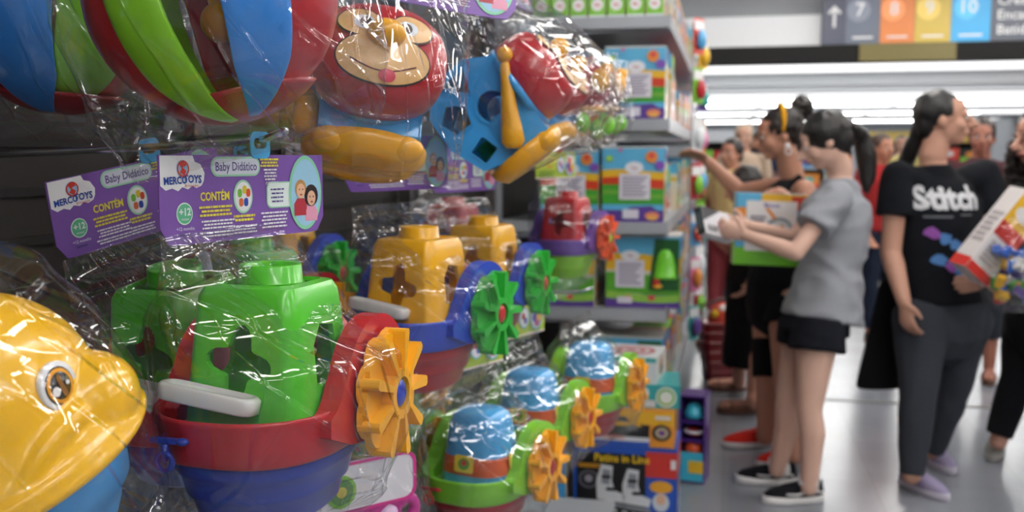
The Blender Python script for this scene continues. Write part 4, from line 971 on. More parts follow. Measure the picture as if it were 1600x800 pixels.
# ================================================================ PEOPLE
def frame(f, u=Vector((0, 0, 1))):
    f = f.normalized(); r = f.cross(u).normalized(); u2 = r.cross(f)
    return Matrix((r, f, u2)).transposed()        # columns: right, forward, up
def vdir(x, d, z): return (RT * x + Vector((-SY, CY, 0)) * d + Vector((0, 0, z))).normalized()   # picture right, away, up
def head_parts(mb, c, R, k, m, neck):
    def E(p, r): mb.ell(c + R @ (Vector(p) * k), tuple(q * k for q in r), m, R, 20, 14)
    E((0, -.012, .028), (.074, .092, .086)); E((0, .018, -.030), (.058, .066, .070)); E((0, .050, -.076), (.030, .030, .026)); E((0, .035, .045), (.058, .050, .045))
    for s_ in (-1, 1):
        E((s_ * .034, .056, -.022), (.026, .026, .028)); E((s_ * .072, -.010, -.008), (.009, .016, .026)); E((s_ * .03, .078, .022), (.022, .012, .010))
    mb.cone(c + R @ (Vector((0, .088, .014)) * k), c + R @ (Vector((0, .119, -.022)) * k), .009 * k, .0155 * k, m, 14, ends=3)
    E((0, .100, -.028), (.017, .014, .010)); E((0, .084, -.054), (.024, .014, .012))
    mb.cone(c + R @ (Vector((0, -.020, -.05)) * k), neck, .050 * k, .056 * k, m, 20, ends=4)
def face_parts(par, c, R, k, lip, brow='#2a1c16', eye=True):
    def E(nm, p, r, m):
        b = MB(); b.ell(c + R @ (Vector(p) * k), tuple(q * k for q in r), m, R, 14, 10); return b.build(nm, par)
    for s_ in (-1, 1):
        if eye: E('eye', (s_ * .030, .0815, .006), (.0125, .008, .0075), mat('eye_white', '#d9d6d2', .3)); E('iris', (s_ * .030, .0865, .006), (.0055, .0045, .0060), mat('iris', '#22150f', .2))
        E('eyebrow', (s_ * .031, .0885, .0285), (.018, .005, .0035), hairm(brow))
    E('lips', (0, .0915, -.054), (.020, .009, .0085), mat('lip_' + lip[1:], lip, .4))
def hand(mb, wr, d, nrm, m, curl=.5, side=1, k=1.0, spread=.1):
    d = d.normalized(); nrm = (nrm - d * nrm.dot(d)).normalized(); a = d.cross(nrm) * side
    pe = wr + d * .082 * k
    mb.cone(wr + d * .008, pe - d * .01 * k, .029 * k, .038 * k, m, 16, flat=.40, side=nrm, ends=3)
    for i, (o, ln) in enumerate(((-.030, .066), (-.0105, .076), (.0100, .072), (.029, .058))):
        b0 = pe + a * o * k - d * .016 * k; dd = (d + a * o * spread * 20 * .2).normalized()
        b1 = b0 + (dd * math.cos(curl * .6) + nrm * math.sin(curl * .6)) * (ln * .5 + .016) * k; b2 = b1 + (dd * math.cos(curl * 1.7) + nrm * math.sin(curl * 1.7)) * ln * .5 * k
        mb.cone(b0, b1, .0092 * k, .0085 * k, m, 10, ends=3); mb.cone(b1, b2, .0085 * k, .0070 * k, m, 10, ends=3)
    t0 = wr + d * .022 * k - a * .024 * k; t1 = t0 + (d * .62 - a * .72 + nrm * .25).normalized() * .036 * k; t2 = t1 + (d * .9 - a * .25 + nrm * .35).normalized() * .030 * k
    mb.cone(t0, t1, .0125 * k, .0105 * k, m, 10, ends=3); mb.cone(t1, t2, .0102 * k, .0082 * k, m, 10, ends=3)
def shoe(par, heel, fdir, L_=.25, up='#1c1c20', sole='#e6e6e6', stripe=None, lace='#e8e8e8', sandal=None, h=.085, name='shoe'):
    """heel: floor point under the ankle; fdir horizontal toe direction"""
    f = Vector((fdir.x, fdir.y, 0)).normalized(); M = Matrix.Translation(heel) @ frame(f).to_4x4()
    def oval(w, y0, y1, z, n=26, p=.8, dz=0.0):
        out = []
        for i in range(n):
            t = 2 * PI * i / n; s_ = math.sin(t); yy = (y0 + y1) / 2 + (y1 - y0) / 2 * math.copysign(abs(s_) ** p, s_); ww = w * (1.0 if s_ > 0 else .86)
            out.append((ww * math.cos(t), yy, z + dz * max(0, s_)))
        return out
    y0, y1 = -.065 * L_ / .25, L_ - .065 * L_ / .25
    root = MB(); root.loft([oval(.040, y0, y1, .001), oval(.043, y0 - .003, y1 + .003, .006), oval(.043, y0 - .003, y1 + .003, .024, dz=.004), oval(.040, y0, y1, .028, dz=.004)], mat('sole_' + sole[1:], sole, .5), M=M)
    s = root.build(name, par)
    if sandal:
        b = MB()
        for yy, w_ in ((y1 - .075, .040), (y0 + .05, .036)):
            b.tube([(w_ * math.cos(t), yy + .01 * math.sin(t), .024 + .040 * math.sin(t)) for t in [PI * i / 10 for i in range(11)]], .007, mat('strap_' + sandal[1:], sandal, .5), 8, M=M)
        b.build('strap', s); return s
    u = MB(); c = cl(up)
    u.loft([oval(.040, y0 + .001, y1 - .002, .024), oval(.041, y0, y1 - .004, .034, dz=.002), oval(.038, y0 + .002, y1 - .020, .050), oval(.034, y0 + .004, y1 - .075, .066), oval(.031, y0 + .006, y0 + .105, h - .008), oval(.030, y0 + .008, y0 + .10, h)], c, M=M)
    u.build('upper', s)
    if stripe:
        q = MB()
        for sd in (-1, 1): q.tube([(sd * .0385, y0 + .02, .045), (sd * .0395, y0 + .07, .058), (sd * .0400, y0 + .12, .040), (sd * .036, y0 + .165, .042)], .0045, pr(stripe), 8, M=M)
        q.build('side_stripe', s)
    q = MB()
    for i in range(4): q.tube([(-.02, y0 + .105 + i * .017, .068 - i * .0055), (0, y0 + .108 + i * .017, .074 - i * .0055), (.02, y0 + .105 + i * .017, .068 - i * .0055)], .0028, pr(lace), 6, M=M)
    q.build('lace', s)
    return s
def foot_skin(mb, an, heel, fdir, m, L_=.22):
    f = Vector((fdir.x, fdir.y, 0)).normalized()
    mb.cone(Vector((an.x, an.y, .10)), Vector((heel.x, heel.y, .052)) - f * .02, .036, .030, m, 14, ends=3)
    mb.cone(Vector((heel.x, heel.y, .050)) + f * .0, Vector((heel.x, heel.y, .044)) + f * (L_ - .09), .034, .032, m, 14, ends=4, flat=.7, side=Vector((0, 0, 1)))
    for i in range(5):
        r_ = f.cross(Vector((0, 0, 1))); b0 = Vector((heel.x, heel.y, .040)) + f * (L_ - .095) + r_ * (-.026 + i * .013); mb.cone(b0, b0 + f * (.042 - abs(i - 1) * .004), .0085, .0075, m, 10, ends=3)
def flp(px, py):
    """floor point seen at a pixel"""
    v = FW + RT * ((px - 800) / FPX) + UP * ((400 - py) / FPX); return EYE + v * (-EYE.z / v.z)
def person(label, J, skin, hf, sc=1.0, legs_r=(.078, .052, .036), arm_r=(.044, .036, .026), body_r=(.145, .12, .15), facing=None, hands=True, vox=.0065, lip='#a8564c', upv=Vector((0, 0, 1)), feet_skin=None, noname=None):
    """J: world points. hf: head facing. facing: body facing"""
    root = empty('person', Vector(((J['anL'].x + J['anR'].x) / 2, (J['anL'].y + J['anR'].y) / 2, 0)))
    tag(root, label, 'person')
    inv = Matrix.Translation(-root.location)
    m = sk(skin); b = MB(); R = frame(hf, upv); F = (facing or Vector((hf.x, hf.y, 0))).normalized()
    head_parts(b, J['head'], R, sc, m, J['neck'])
    w, dpt = body_r[0] * sc, body_r[1] * sc
    side = F.cross(Vector((0, 0, 1)))
    b.cone(J['neck'] - Vector((0, 0, .02)), J['chest'], .05 * sc, .10 * sc, m, 20, ends=4)
    b.cone(J['chest'], (J['chest'] + J['pel']) / 2, w * .92, w * .80, m, 24, flat=dpt / w, side=F, ends=4)
    b.cone((J['chest'] + J['pel']) / 2, J['pel'], w * .80, body_r[2] * sc * .95, m, 24, flat=dpt / w, side=F, ends=5)
    for s_ in 'LR':
        b.cone(J['chest'] * .7 + J['neck'] * .3, J['sh' + s_], .052 * sc, .050 * sc, m, 16, ends=4)
        b.cone(J['sh' + s_], J['el' + s_], arm_r[0] * sc * 1.08, arm_r[1] * sc, m, 16, ends=4)
        mid = J['el' + s_].lerp(J['wr' + s_], .3)
        b.cone(J['el' + s_], mid, arm_r[1] * sc, arm_r[1] * sc * 1.04, m, 16, ends=4); b.cone(mid, J['wr' + s_], arm_r[1] * sc * 1.02, arm_r[2] * sc, m, 16, ends=3)
        if hands: hd = J.get('hd' + s_, (J['wr' + s_] - J['el' + s_])); hn = J.get('hn' + s_, F); hand(b, J['wr' + s_], hd, hn, m, J.get('cu' + s_, .5), J.get('ts' + s_, 1 if s_ == 'L' else -1), sc)
        b.cone(J['hip' + s_], J['kn' + s_], legs_r[0] * sc * 1.12, legs_r[1] * sc, m, 20, ends=4)
        c1 = J['kn' + s_].lerp(J['an' + s_], .30) - F * .012
        b.cone(J['kn' + s_], c1, legs_r[1] * sc, legs_r[1] * sc * 1.04, m, 18, ends=4); b.cone(c1, J['an' + s_], legs_r[1] * sc * 1.02, legs_r[2] * sc, m, 18, ends=4)
        if feet_skin and J.get('ft' + s_): foot_skin(b, J['an' + s_], J['fl' + s_], J['ft' + s_], m)
    for i, v in enumerate(b.v): b.v[i] = tuple(Vector(v) - root.location)
    remeshed(b, 'body', root, vox, 3)
    return root, R
def grow(root, name, fn, m, vox=.008, smooth=3, amp=0.0, sc=(9, 9, 5), parent=None):
    b = MB(); fn(b)
    for i, v in enumerate(b.v): b.v[i] = tuple(Vector(v) - root.location)
    return remeshed(b, name, parent or root, vox, smooth, m=m, noise_amp=amp, noise_sc=sc)
def rel(root, o):
    for v in o.data.vertices: v.co -= root.location
    return o
def relall(par, before):
    for o in bpy.data.objects:
        if o.name not in before and o.type == 'MESH': rel(par, o)
def with_rel(root, fn):
    before = {o.name for o in bpy.data.objects}; fn()
    for o in list(bpy.data.objects):
        if o.name not in before and o.type == 'MESH':
            for v in o.data.vertices: v.co -= root.location
def tshirt(b, J, m, F, w, dpt, hem, hipw, sl=.62, infl=.016, k=1.0, sleeve_r=.062):
    b.cone(J['neck'] - Vector((0, 0, .040)), J['chest'], .072 * k, .115 * k, m, 24)
    b.cone(J['chest'], (J['chest'] + hem) / 2, w + infl, w * .94 + infl, m, 28, flat=(dpt + infl) / (w + infl), side=F, ends=4)
    b.cone((J['chest'] + hem) / 2, hem, w * .94 + infl, hipw, m, 28, flat=(dpt + infl * 1.2) / (w + infl), side=F)
    b.cone((J['chest'] + hem) / 2 + Vector((0, 0, .08)), (J['chest'] + hem) / 2, w * .90 + infl, w * .94 + infl, m, 28, flat=(dpt + infl) / (w + infl), side=F)
    for s_ in 'LR':
        b.cone(J['chest'] * .6 + J['neck'] * .4, J['sh' + s_], .062 * k, .060 * k, m, 18, ends=4)
        b.cone(J['sh' + s_], J['sh' + s_].lerp(J['el' + s_], sl), .062 * k, sleeve_r * k, m, 20); b.ell(J['sh' + s_], .0615 * k, m)
# ---------------- girl in the grey T-shirt
F = vdir(-.93, .30, 0)
J = dict(head=at(1288, 222, 3.90), neck=at(1312, 266, 3.93), chest=at(1312, 345, 3.93), pel=at(1277, 487, 3.93), shL=at(1306, 306, 3.74), shR=at(1304, 302, 4.08), elL=at(1243, 395, 3.66), elR=at(1238, 372, 4.12), wrL=at(1166, 368, 3.78), wrR=at(1168, 352, 3.98),
         hipL=at(1279, 515, 3.84), hipR=at(1257, 515, 4.0), knL=at(1264, 640, 3.82), knR=at(1230, 632, 4.0), anL=at(1264, 762, 3.82), anR=at(1214, 735, 4.02), hdL=vdir(-.95, .2, .25), hdR=vdir(-.95, -.1, .1), hnL=vdir(0, .9, .3), hnR=vdir(0, -.9, .3), cuL=.9, cuR=.8)
G, R = person('girl in a heathered grey T-shirt and dark shorts reading a small white box', J, '#d3ab98', vdir(-.90, .18, -.42), .93, legs_r=(.080, .052, .034), arm_r=(.040, .034, .024), body_r=(.125, .105, .125), facing=F, upv=Vector((0, 0, 1)))
with_rel(G, lambda: face_parts(G, J['head'], R, .93, '#b06a62'))
grow(G, 'hair', lambda b: (b.ell(J['head'] + R @ Vector((0, -.022, .034)), (.079, .096, .088), hairm('#120d0c'), R, 24, 16), b.ell(J['head'] + R @ Vector((0, -.055, -.005)), (.066, .055, .07), hairm('#120d0c'), R, 24, 16),
     b.tube([J['head'] + R @ Vector((0, -.10, .03)), at(1345, 212, 3.95), at(1353, 240, 3.97), at(1356, 275, 3.98), at(1352, 302, 3.97)], [.026, .034, .040, .034, .012], hairm('#120d0c'), 14)), hairm('#120d0c'), .006, 2, .0025, (30, 30, 6))
grow(G, 'tshirt', lambda b: tshirt(b, J, cl('#8f9197'), F, .128, .112, at(1284, 499, 3.93), .176, .58, k=.98, sleeve_r=.072), cl('#8f9197'), .008, 2, .005, (9, 9, 14))
def shorts(b):
    m = cl('#15171f')
    b.cone(at(1279, 468, 3.93), at(1272, 520, 3.93), .127, .146, m, 24, flat=.92, side=F)
    b.cone(at(1281, 500, 3.84), at(1276, 548, 3.83), .100, .108, m, 22); b.cone(at(1257, 500, 4.0), at(1252, 540, 4.0), .10, .102, m, 22)
grow(G, 'shorts', shorts, cl('#15171f'), .008, 2, .003, (9, 9, 9))
with_rel(G, lambda: (shoe(G, flp(1262, 783), vdir(-1, -.12, 0), .245, '#15151a', '#e8e6e4', stripe='#e8e6e4'), shoe(G, flp(1220, 755), vdir(-1, .1, 0), .245, '#15151a', '#e8e6e4', stripe='#e8e6e4')))
def socks():
    for a_, f_ in ((J['anL'], flp(1262, 783)), (J['anR'], flp(1220, 755))):
        b = MB(); b.cone(Vector((f_.x, f_.y, .055)), Vector((a_.x, a_.y, .105)), .040, .038, cl('#e4e2e0'), 18); b.build('sock', G)
with_rel(G, socks)
# small white box in her hands
bx = toy_carton('small_box', .16, .035, .115, [('r', '#d9d6da', (0, 0, 1, 1)), ('p', '#3c3b40', [(0, .45), (.7, 1), (0, 1)]), ('e', '#b5386e', (.68, .45, .16, .2)), ('e', '#e3a0b8', (.66, .45, .08, .1)), ('lines', '#777777', (.1, .1, .5, .35, 3))], [('r', '#3a4444', (0, 0, 1, 1)), ('r', '#6a7474', (.2, .2, .8, .8))], '#dcdadd')
bx.location = at(1120, 350, 3.80) - Vector((0, 0, .055)); bx.rotation_euler = (math.radians(-28), math.radians(14), math.radians(12.3 + 36)); tag(bx, 'small white box with pink print held open to the girl in grey', 'box')
# ---------------- woman with the yellow headband
F = vdir(-.95, .05, 0)
J = dict(head=at(1216, 212, 4.55), neck=at(1238, 278, 4.58), chest=at(1236, 335, 4.58), pel=at(1218, 452, 4.55), shL=at(1256, 298, 4.42), shR=at(1222, 292, 4.76), elL=at(1272, 372, 4.30), elR=at(1156, 300, 4.86), wrL=at(1246, 314, 4.21), wrR=at(1106, 253, 4.94),
         hipL=at(1232, 470, 4.46), hipR=at(1206, 468, 4.62), knL=at(1228, 590, 4.38), knR=at(1198, 570, 4.56), anL=at(1240, 712, 4.28), anR=at(1196, 682, 4.50), hdL=vdir(-.8, .1, .45), hdR=vdir(-.85, .1, .5), hnL=vdir(-.2, .3, -.9), hnR=vdir(-.3, -.5, -.8), cuL=.6, cuR=.5)
H, R = person('woman in a black tank top with a yellow headband reaching to the shelf', J, '#b5826b', vdir(-.97, .02, -.2), 1.0, legs_r=(.086, .056, .040), arm_r=(.048, .040, .029), body_r=(.15, .125, .155), facing=F)
with_rel(H, lambda: face_parts(H, J['head'], R, 1.0, '#8c4840'))
grow(H, 'hair', lambda b: (b.ell(J['head'] + R @ Vector((0, -.026, .040)), (.082, .098, .088), hairm('#1a110e'), R, 24, 16), b.ell(J['head'] + R @ Vector((0, -.062, -.002)), (.066, .052, .066), hairm('#1a110e'), R), b.ell(at(1253, 166, 4.58), .050, hairm('#1a110e')), b.ell(at(1258, 176, 4.6), .04, hairm('#1a110e'))), hairm('#1a110e'), .006, 2, .004, (40, 40, 30))
def hb():
    b = MB(); c = J['head'] + R @ Vector((0, -.012, .040)); pts = [c + R @ Vector((.086 * math.cos(t), -.022 * math.sin(t), .098 * math.sin(t))) for t in [-.25 + (PI + .5) * i / 24 for i in range(25)]]
    b.tube(pts, .012, cl('#d79a1e'), 10, flat=.6, side=R @ Vector((0, 0, 1))); b.build('headband', H)
    b = MB(); b.ell(J['head'] + R @ Vector((-.084, -.012, -.050)), .012, mat('earring', '#e8e8ea', .2)); b.torus(J['head'] + R @ Vector((-.086, -.012, -.075)), .014, .003, mat('earring', '#e8e8ea', .2), Matrix.Rotation(PI / 2, 3, 'X')); b.build('earring', H)
with_rel(H, hb)
def tank(b):
    m = cl('#121216'); b.cone(J['chest'] + Vector((0, 0, .03)), (J['chest'] + J['pel']) / 2, .152, .142, m, 28, flat=.9, side=F, ends=2); b.cone((J['chest'] + J['pel']) / 2 + Vector((0, 0, .03)), J['pel'], .142, .165, m, 28, flat=.92, side=F)
    for s_ in 'LR': b.tube([J['chest'] + (J['sh' + s_] - J['chest']) * .45 - F * .1 + Vector((0, 0, -.02)), J['neck'].lerp(J['sh' + s_], .55) + Vector((0, 0, .028)), J['chest'] + (J['sh' + s_] - J['chest']) * .45 + F * .12 + Vector((0, 0, -.01))], .024, m, 12)
grow(H, 'tank_top', tank, cl('#121216'), .008, 2, .003)
def hshorts(b):
    m = cl('#101014'); b.cone(at(1220, 440, 4.55), at(1218, 478, 4.55), .165, .165, m, 24, flat=.92, side=F, ends=2); b.cone(J['hipL'], J['hipL'].lerp(J['knL'], .3), .112, .112, m); b.cone(J['hipR'], J['hipR'].lerp(J['knR'], .3), .112, .108, m)
grow(H, 'shorts', hshorts, cl('#101014'), .008, 2, .003)
grow(H, 'knee_brace', lambda b: b.cone(J['hipR'].lerp(J['knR'], .62), J['knR'].lerp(J['anR'], .18), .079, .066, cl('#0e0e10')), cl('#0e0e10'), .008, 2)
with_rel(H, lambda: (shoe(H, flp(1190, 697), vdir(-1, -.1, 0), .255, '#c2281f', '#b9b4b4', lace='#d43a2e'), shoe(H, flp(1246, 727), vdir(-1, -.15, 0), .255, '#c2281f', '#b9b4b4', lace='#d43a2e')))
# colourful big carton she holds
BG = [('r', '#5aaed6', (0, 0, 1, 1)), ('r', '#e9b52c', (.35, .86, 1, 1)), ('r', '#d2452f', (.78, .6, 1, .97)), ('e', '#4f9fd4', (.93, .7, .08, .1)), ('r', '#e08a2c', (0, .52, .14, .8)), ('wave', '#72c02f', (-.1, .22, .03, 1)), ('r', '#e08a2c', (.82, .3, 1, .6)), ('r', '#ebe9e9', (.14, .2, .86, .9)),
      ('t', '#4a2f96', (.5, .84, .09, .9), 'Blocos'), ('e', '#8e9aa5', (.62, .5, .2, .18)), ('e', '#d8dde0', (.62, .5, .15, .13)), ('r', '#b87a4a', (.54, .42, .58, .56)), ('r', '#b87a4a', (.64, .42, .68, .58)), ('p', '#e08a2c', [(.4, .8), (.46, .8), (.58, .66), (.54, .64)]), ('e', '#b86a9a', (.3, .42, .1, .03)), ('e', '#6a3f9a', (.78, .26, .09, .05)), ('lines', '#8e8a95', (.2, .5, .42, .7, 4))]
bc = toy_carton('big_box', .29, .08, .30, BG, [('r', '#72c02f', (0, 0, 1, .5)), ('r', '#5aaed6', (0, .5, 1, 1))], '#5aaed6')
bc.location = at(1199, 358, 4.20) - Vector((0, 0, .15)); bc.rotation_euler = (0, math.radians(2), math.radians(12.3 - 4)); tag(bc, 'large colourful blocks carton with white front held by the headband woman', 'box')
# ---------------- woman in the black printed T-shirt
F = vdir(.25, -.95, 0)
J = dict(head=at(1474, 188, 4.02), neck=at(1458, 243, 4.04), chest=at(1464, 335, 4.05), pel=at(1474, 480, 4.05), shR=at(1402, 275, 3.98), shL=at(1538, 272, 4.10), elR=at(1392, 395, 3.98), elL=at(1562, 392, 4.06), wrR=at(1412, 470, 3.88), wrL=at(1548, 432, 3.86),
         hipR=at(1439, 500, 4.0), hipL=at(1506, 500, 4.08), knR=at(1434, 620, 3.92), knL=at(1490, 605, 4.16), anR=at(1424, 742, 3.90), anL=at(1458, 704, 4.28), hdR=vdir(.12, -.15, -1), hdL=vdir(-.8, -.3, -.2), hnR=vdir(.8, .3, 0), hnL=vdir(0, 1, 0), cuR=.55)
Sx, R = person('woman in a black printed T-shirt and grey leggings looking away', J, '#b88a75', vdir(.93, -.28, .03), 1.0, legs_r=(.092, .060, .038), arm_r=(.046, .040, .028), body_r=(.165, .125, .17), facing=F)
with_rel(Sx, lambda: face_parts(Sx, J['head'], R, 1.0, '#9a5048'))
grow(Sx, 'hair', lambda b: (b.ell(J['head'] + R @ Vector((0, -.026, .040)), (.081, .094, .086), hairm('#0f0c0c'), R, 24, 16), b.ell(J['head'] + R @ Vector((0, -.064, -.010)), (.062, .050, .07), hairm('#0f0c0c'), R), b.tube([J['head'] + R @ Vector((0, -.09, -.03)), at(1422, 236, 4.10), at(1412, 262, 4.14), at(1408, 292, 4.16)], [.03, .034, .032, .014], hairm('#0f0c0c'), 14)), hairm('#0f0c0c'), .006, 2, .0025, (30, 30, 8))
ts = grow(Sx, 'tshirt', lambda b: tshirt(b, J, cl('#101218'), F, .168, .128, at(1472, 474, 4.05), .188, .52, k=1.03, sleeve_r=.070), cl('#101218'), .008, 3, .0025, (8, 8, 9))
# print laid over the chest cloth: lettering and abstract colour patches
def cloth_print(root, tee, name, parts, centre, F, lift=.004):
    """project flat print parts onto the front of the cloth"""
    from mathutils.bvhtree import BVHTree
    me = tee.data; bv = BVHTree.FromPolygons([v.co.copy() for v in me.vertices], [tuple(p.vertices) for p in me.polygons])
    r_ = F.cross(Vector((0, 0, 1))).normalized() * -1; b = MB()
    parts(b)
    bm = bmesh.new(); bm.from_mesh(b.mesh('tmp')); 
    bmesh.ops.triangulate(bm, faces=bm.faces); 
    for _ in range(3):
        long = [e for e in bm.edges if e.calc_length() > .02]
        if long: bmesh.ops.subdivide_edges(bm, edges=long, cuts=1)
    bmesh.ops.triangulate(bm, faces=bm.faces)
    for v in bm.verts:
        p = centre - root.location + (-r_) * -v.co.x + Vector((0, 0, v.co.y)) + F * .5
        hit = bv.ray_cast(p, -F)
        q = hit[0] if hit[0] else p - F * .35
        v.co = q + F * (lift + v.co.z)
    me2 = bpy.data.meshes.new(name); bm.to_mesh(me2); bm.free()
    for m in b.mats: me2.materials.append(m)
    o = bpy.data.objects.new(name, me2); COL.objects.link(o); o.parent = root; return o
def sprint(b):
    b.text('Stitch', .125, cl('#c9c9cc'), T(0, .085, 0), bold=.045, sx=.92); b.box((-.05, .015, 0), (.10, .008, .001), cl('#6a6c72')); b.box((.06, .022, 0), (.05, .006, .001), cl('#6a6c72'))
    random.seed(4)
    for k in range(9):
        cx, cy = (-.07 + .16 * ((k * 37) % 9) / 8, -.05 - .17 * ((k * 5) % 9) / 8); b.poly([[(cx + (r_ := .016 + .012 * random.random()) * math.cos(t) * 1.2, cy + r_ * math.sin(t)) for t in [2 * PI * i / 12 + random.random() * .2 for i in range(12)]]], cl('#4f7bb0' if k % 3 else '#8a4f9a'), 0, T(0, 0, .0004 * k))
cloth_print(Sx, ts, 'shirt_print', sprint, at(1490, 345, 3.9), F)
def legg(b):
    m = cl('#34373e'); b.cone(J['pel'] + Vector((0, 0, .05)), J['pel'] - Vector((0, 0, .06)), .17, .178, m, 26, flat=.80, side=F, ends=3)
    for s_ in 'LR': b.cone(J['hip' + s_], J['kn' + s_], .112, .070, m, 22, ends=4); b.cone(J['kn' + s_], J['kn' + s_].lerp(J['an' + s_], .3), .068, .068, m, 22, ends=3); b.cone(J['kn' + s_].lerp(J['an' + s_], .3), J['an' + s_] - Vector((0, 0, .0)), .068, .046, m, 22)
grow(Sx, 'leggings', legg, cl('#34373e'), .008, 2, .002)
with_rel(Sx, lambda: (shoe(Sx, flp(1424, 762), vdir(.35, -.8, 0), .25, '#8f86a3', '#b8b2c0', lace='#c2bccb'), shoe(Sx, flp(1455, 722), vdir(.1, -1, 0), .25, '#8f86a3', '#b8b2c0', lace='#c2bccb')))
def tote():
    r = empty('tote_bag', at(1375, 540, 4.10)); tag(r, 'plain black tote bag hanging beside the grey leggings', 'bag')
    b = MB(); pts = []
    def rg(px0, px1, py, d, th): c0, c1 = at(px0, py, d), at(px1, py, d); n = Vector((-SY, CY, 0)); return [c0 - n * th * .2, (c0 + c1) / 2 - n * th, c1 - n * th * .3, c1 + n * th * .3, (c0 + c1) / 2 + n * th, c0 + n * th * .2]
    b.loft([rg(1378, 1402, 430, 4.17, .012), rg(1370, 1408, 455, 4.17, .03), rg(1356, 1412, 520, 4.17, .045), rg(1334, 1412, 602, 4.17, .05), rg(1336, 1410, 609, 4.17, .03)], cl('#0d0d10'))
    for i, v in enumerate(b.v): b.v[i] = tuple(Vector(v) - r.location)
    o = b.build('bag_body', r, sub=2)
    h = MB(); h.tube([at(1382, 432, 4.08) - r.location, at(1392, 400, 4.07) - r.location, at(1396, 378, 4.07) - r.location, at(1400, 400, 4.09) - r.location, at(1400, 432, 4.12) - r.location], .010, cl('#0d0d10'), 8); h.build('strap', r)
tote()
# ---------------- woman at the picture edge with curly hair
F = vdir(-.9, -.3, 0)
J = dict(head=at(1622, 216, 4.18), neck=at(1634, 285, 4.2), chest=at(1640, 345, 4.2), pel=at(1632, 475, 4.25), shR=at(1628, 305, 4.36), shL=at(1640, 305, 4.02), elR=at(1640, 400, 4.34), elL=at(1652, 392, 3.84), wrR=at(1590, 440, 4.20), wrL=at(1606, 362, 3.70),
         hipR=at(1608, 500, 4.36), hipL=at(1650, 500, 4.16), knR=at(1590, 590, 4.36), knL=at(1668, 610, 4.12), anR=at(1560, 690, 4.36), anL=at(1680, 730, 4.15), hdL=vdir(-.95, 0, .1), hdR=vdir(-.9, 0, -.3), hnL=vdir(0, .9, -.2), cuL=.8)
Rr, R = person('woman with long curly hair and black trousers cut by the picture edge', J, '#b98a78', vdir(-.95, -.2, -.15), 1.0, facing=F)
with_rel(Rr, lambda: face_parts(Rr, J['head'], R, 1.0, '#9a5048'))
grow(Rr, 'hair', lambda b: (b.ell(J['head'] + R @ Vector((0, -.026, .036)), (.09, .10, .095), hairm('#1d1411'), R), b.tube([J['head'] + R @ Vector((-.03, -.05, .03)), at(1600, 240, 4.3), at(1590, 290, 4.34)], [.07, .075, .05], hairm('#1d1411'), 16), b.tube([J['head'] + R @ Vector((.03, -.06, .0)), at(1640, 250, 4.1), at(1640, 300, 4.08)], [.07, .07, .04], hairm('#1d1411'), 16)), hairm('#1d1411'), .008, 1, .012, (34, 34, 26))
grow(Rr, 'top', lambda b: tshirt(b, J, cl('#14141a'), F, .15, .12, at(1634, 478, 4.22), .17, .75), cl('#14141a'), .009, 2, .003)
def trs(b):
    m = cl('#0d0e12'); b.cone(J['pel'] + Vector((0, 0, .03)), J['pel'] - Vector((0, 0, .08)), .165, .165, m, 24, flat=.85, side=F, ends=3)
    for s_ in 'LR': b.cone(J['hip' + s_], J['kn' + s_], .108, .072, m, 22, ends=4); b.cone(J['kn' + s_], J['an' + s_] + Vector((0, 0, .03)), .072, .056, m, 22)
grow(Rr, 'trousers', trs, cl('#0d0e12'), .009, 2, .003)
with_rel(Rr, lambda: (shoe(Rr, flp(1558, 706), vdir(-.55, -.85, 0), .25, '#77746f', '#8f8b88', lace='#a5a19c'), shoe(Rr, flp(1682, 745), vdir(-.5, -.85, 0), .25, '#77746f', '#8f8b88', lace='#a5a19c')))
bc = toy_carton('long_box', .13, .09, .36, [('r', '#e4e0dc', (0, 0, 1, 1)), ('r', '#e9b52c', (0, .55, 1, 1)), ('e', '#e4e0dc', (.5, .78, .35, .08)), ('r', '#c8342c', (0, .45, 1, .62)), ('e', '#4f9fd4', (.5, .9, .3, .04)), ('r', '#c8342c', (0, 0, 1, .1)), ('lines', '#b5aaa8', (.15, .15, .85, .4, 5))], [('r', '#d9d2d0', (0, 0, 1, 1)), ('r', '#c8342c', (0, 0, 1, .12)), ('lines', '#a79f9f', (.15, .3, .85, .7, 6))], '#d8d2cf')
bc.location = at(1512, 428, 3.70); bc.rotation_euler = (math.radians(8), math.radians(38), math.radians(12.3 + 18)); tag(bc, 'long white red and yellow toy box held slanting in front of the black shirt', 'box')
bp = empty('bag_of_blocks', at(1588, 425, 3.62)); tag(bp, 'clear bag full of coloured toy blocks held by the curly haired woman', 'bag')
random.seed(8)
for k in range(46):
    a, rr, z = random.random() * 2 * PI, .085 * random.random() ** .5, random.uniform(-.10, .09)
    m = MB(); c = pl(random.choice(['#d9a92c', '#2d5fb8', '#4a9e3a', '#b83a34', '#e0dcd8', '#5a3f9a'])); R3 = Euler((random.random() * 3, random.random() * 3, random.random() * 3)).to_matrix()
    m.box((0, 0, 0), (.042, .028, .026), c, R3)
    for s_ in (-1, 1): m.cone(R3 @ Vector((s_ * .010, 0, .012)), R3 @ Vector((s_ * .010, 0, .019)), .007, .007, c, 10)
    o = m.build('toy_block', bp); o.location = (rr * math.cos(a), rr * math.sin(a), z)
q = mk('plastic_bag', bag_mesh('plastic_bag', [(.20, 0, .03, .01), (.14, 0, .07, .06), (.08, 0, .105, .10), (-.04, 0, .125, .12), (-.11, 0, .11, .10), (-.14, 0, .07, .05), (-.15, 0, .02, .01)], 120.0, 80, 60, .004), bp)
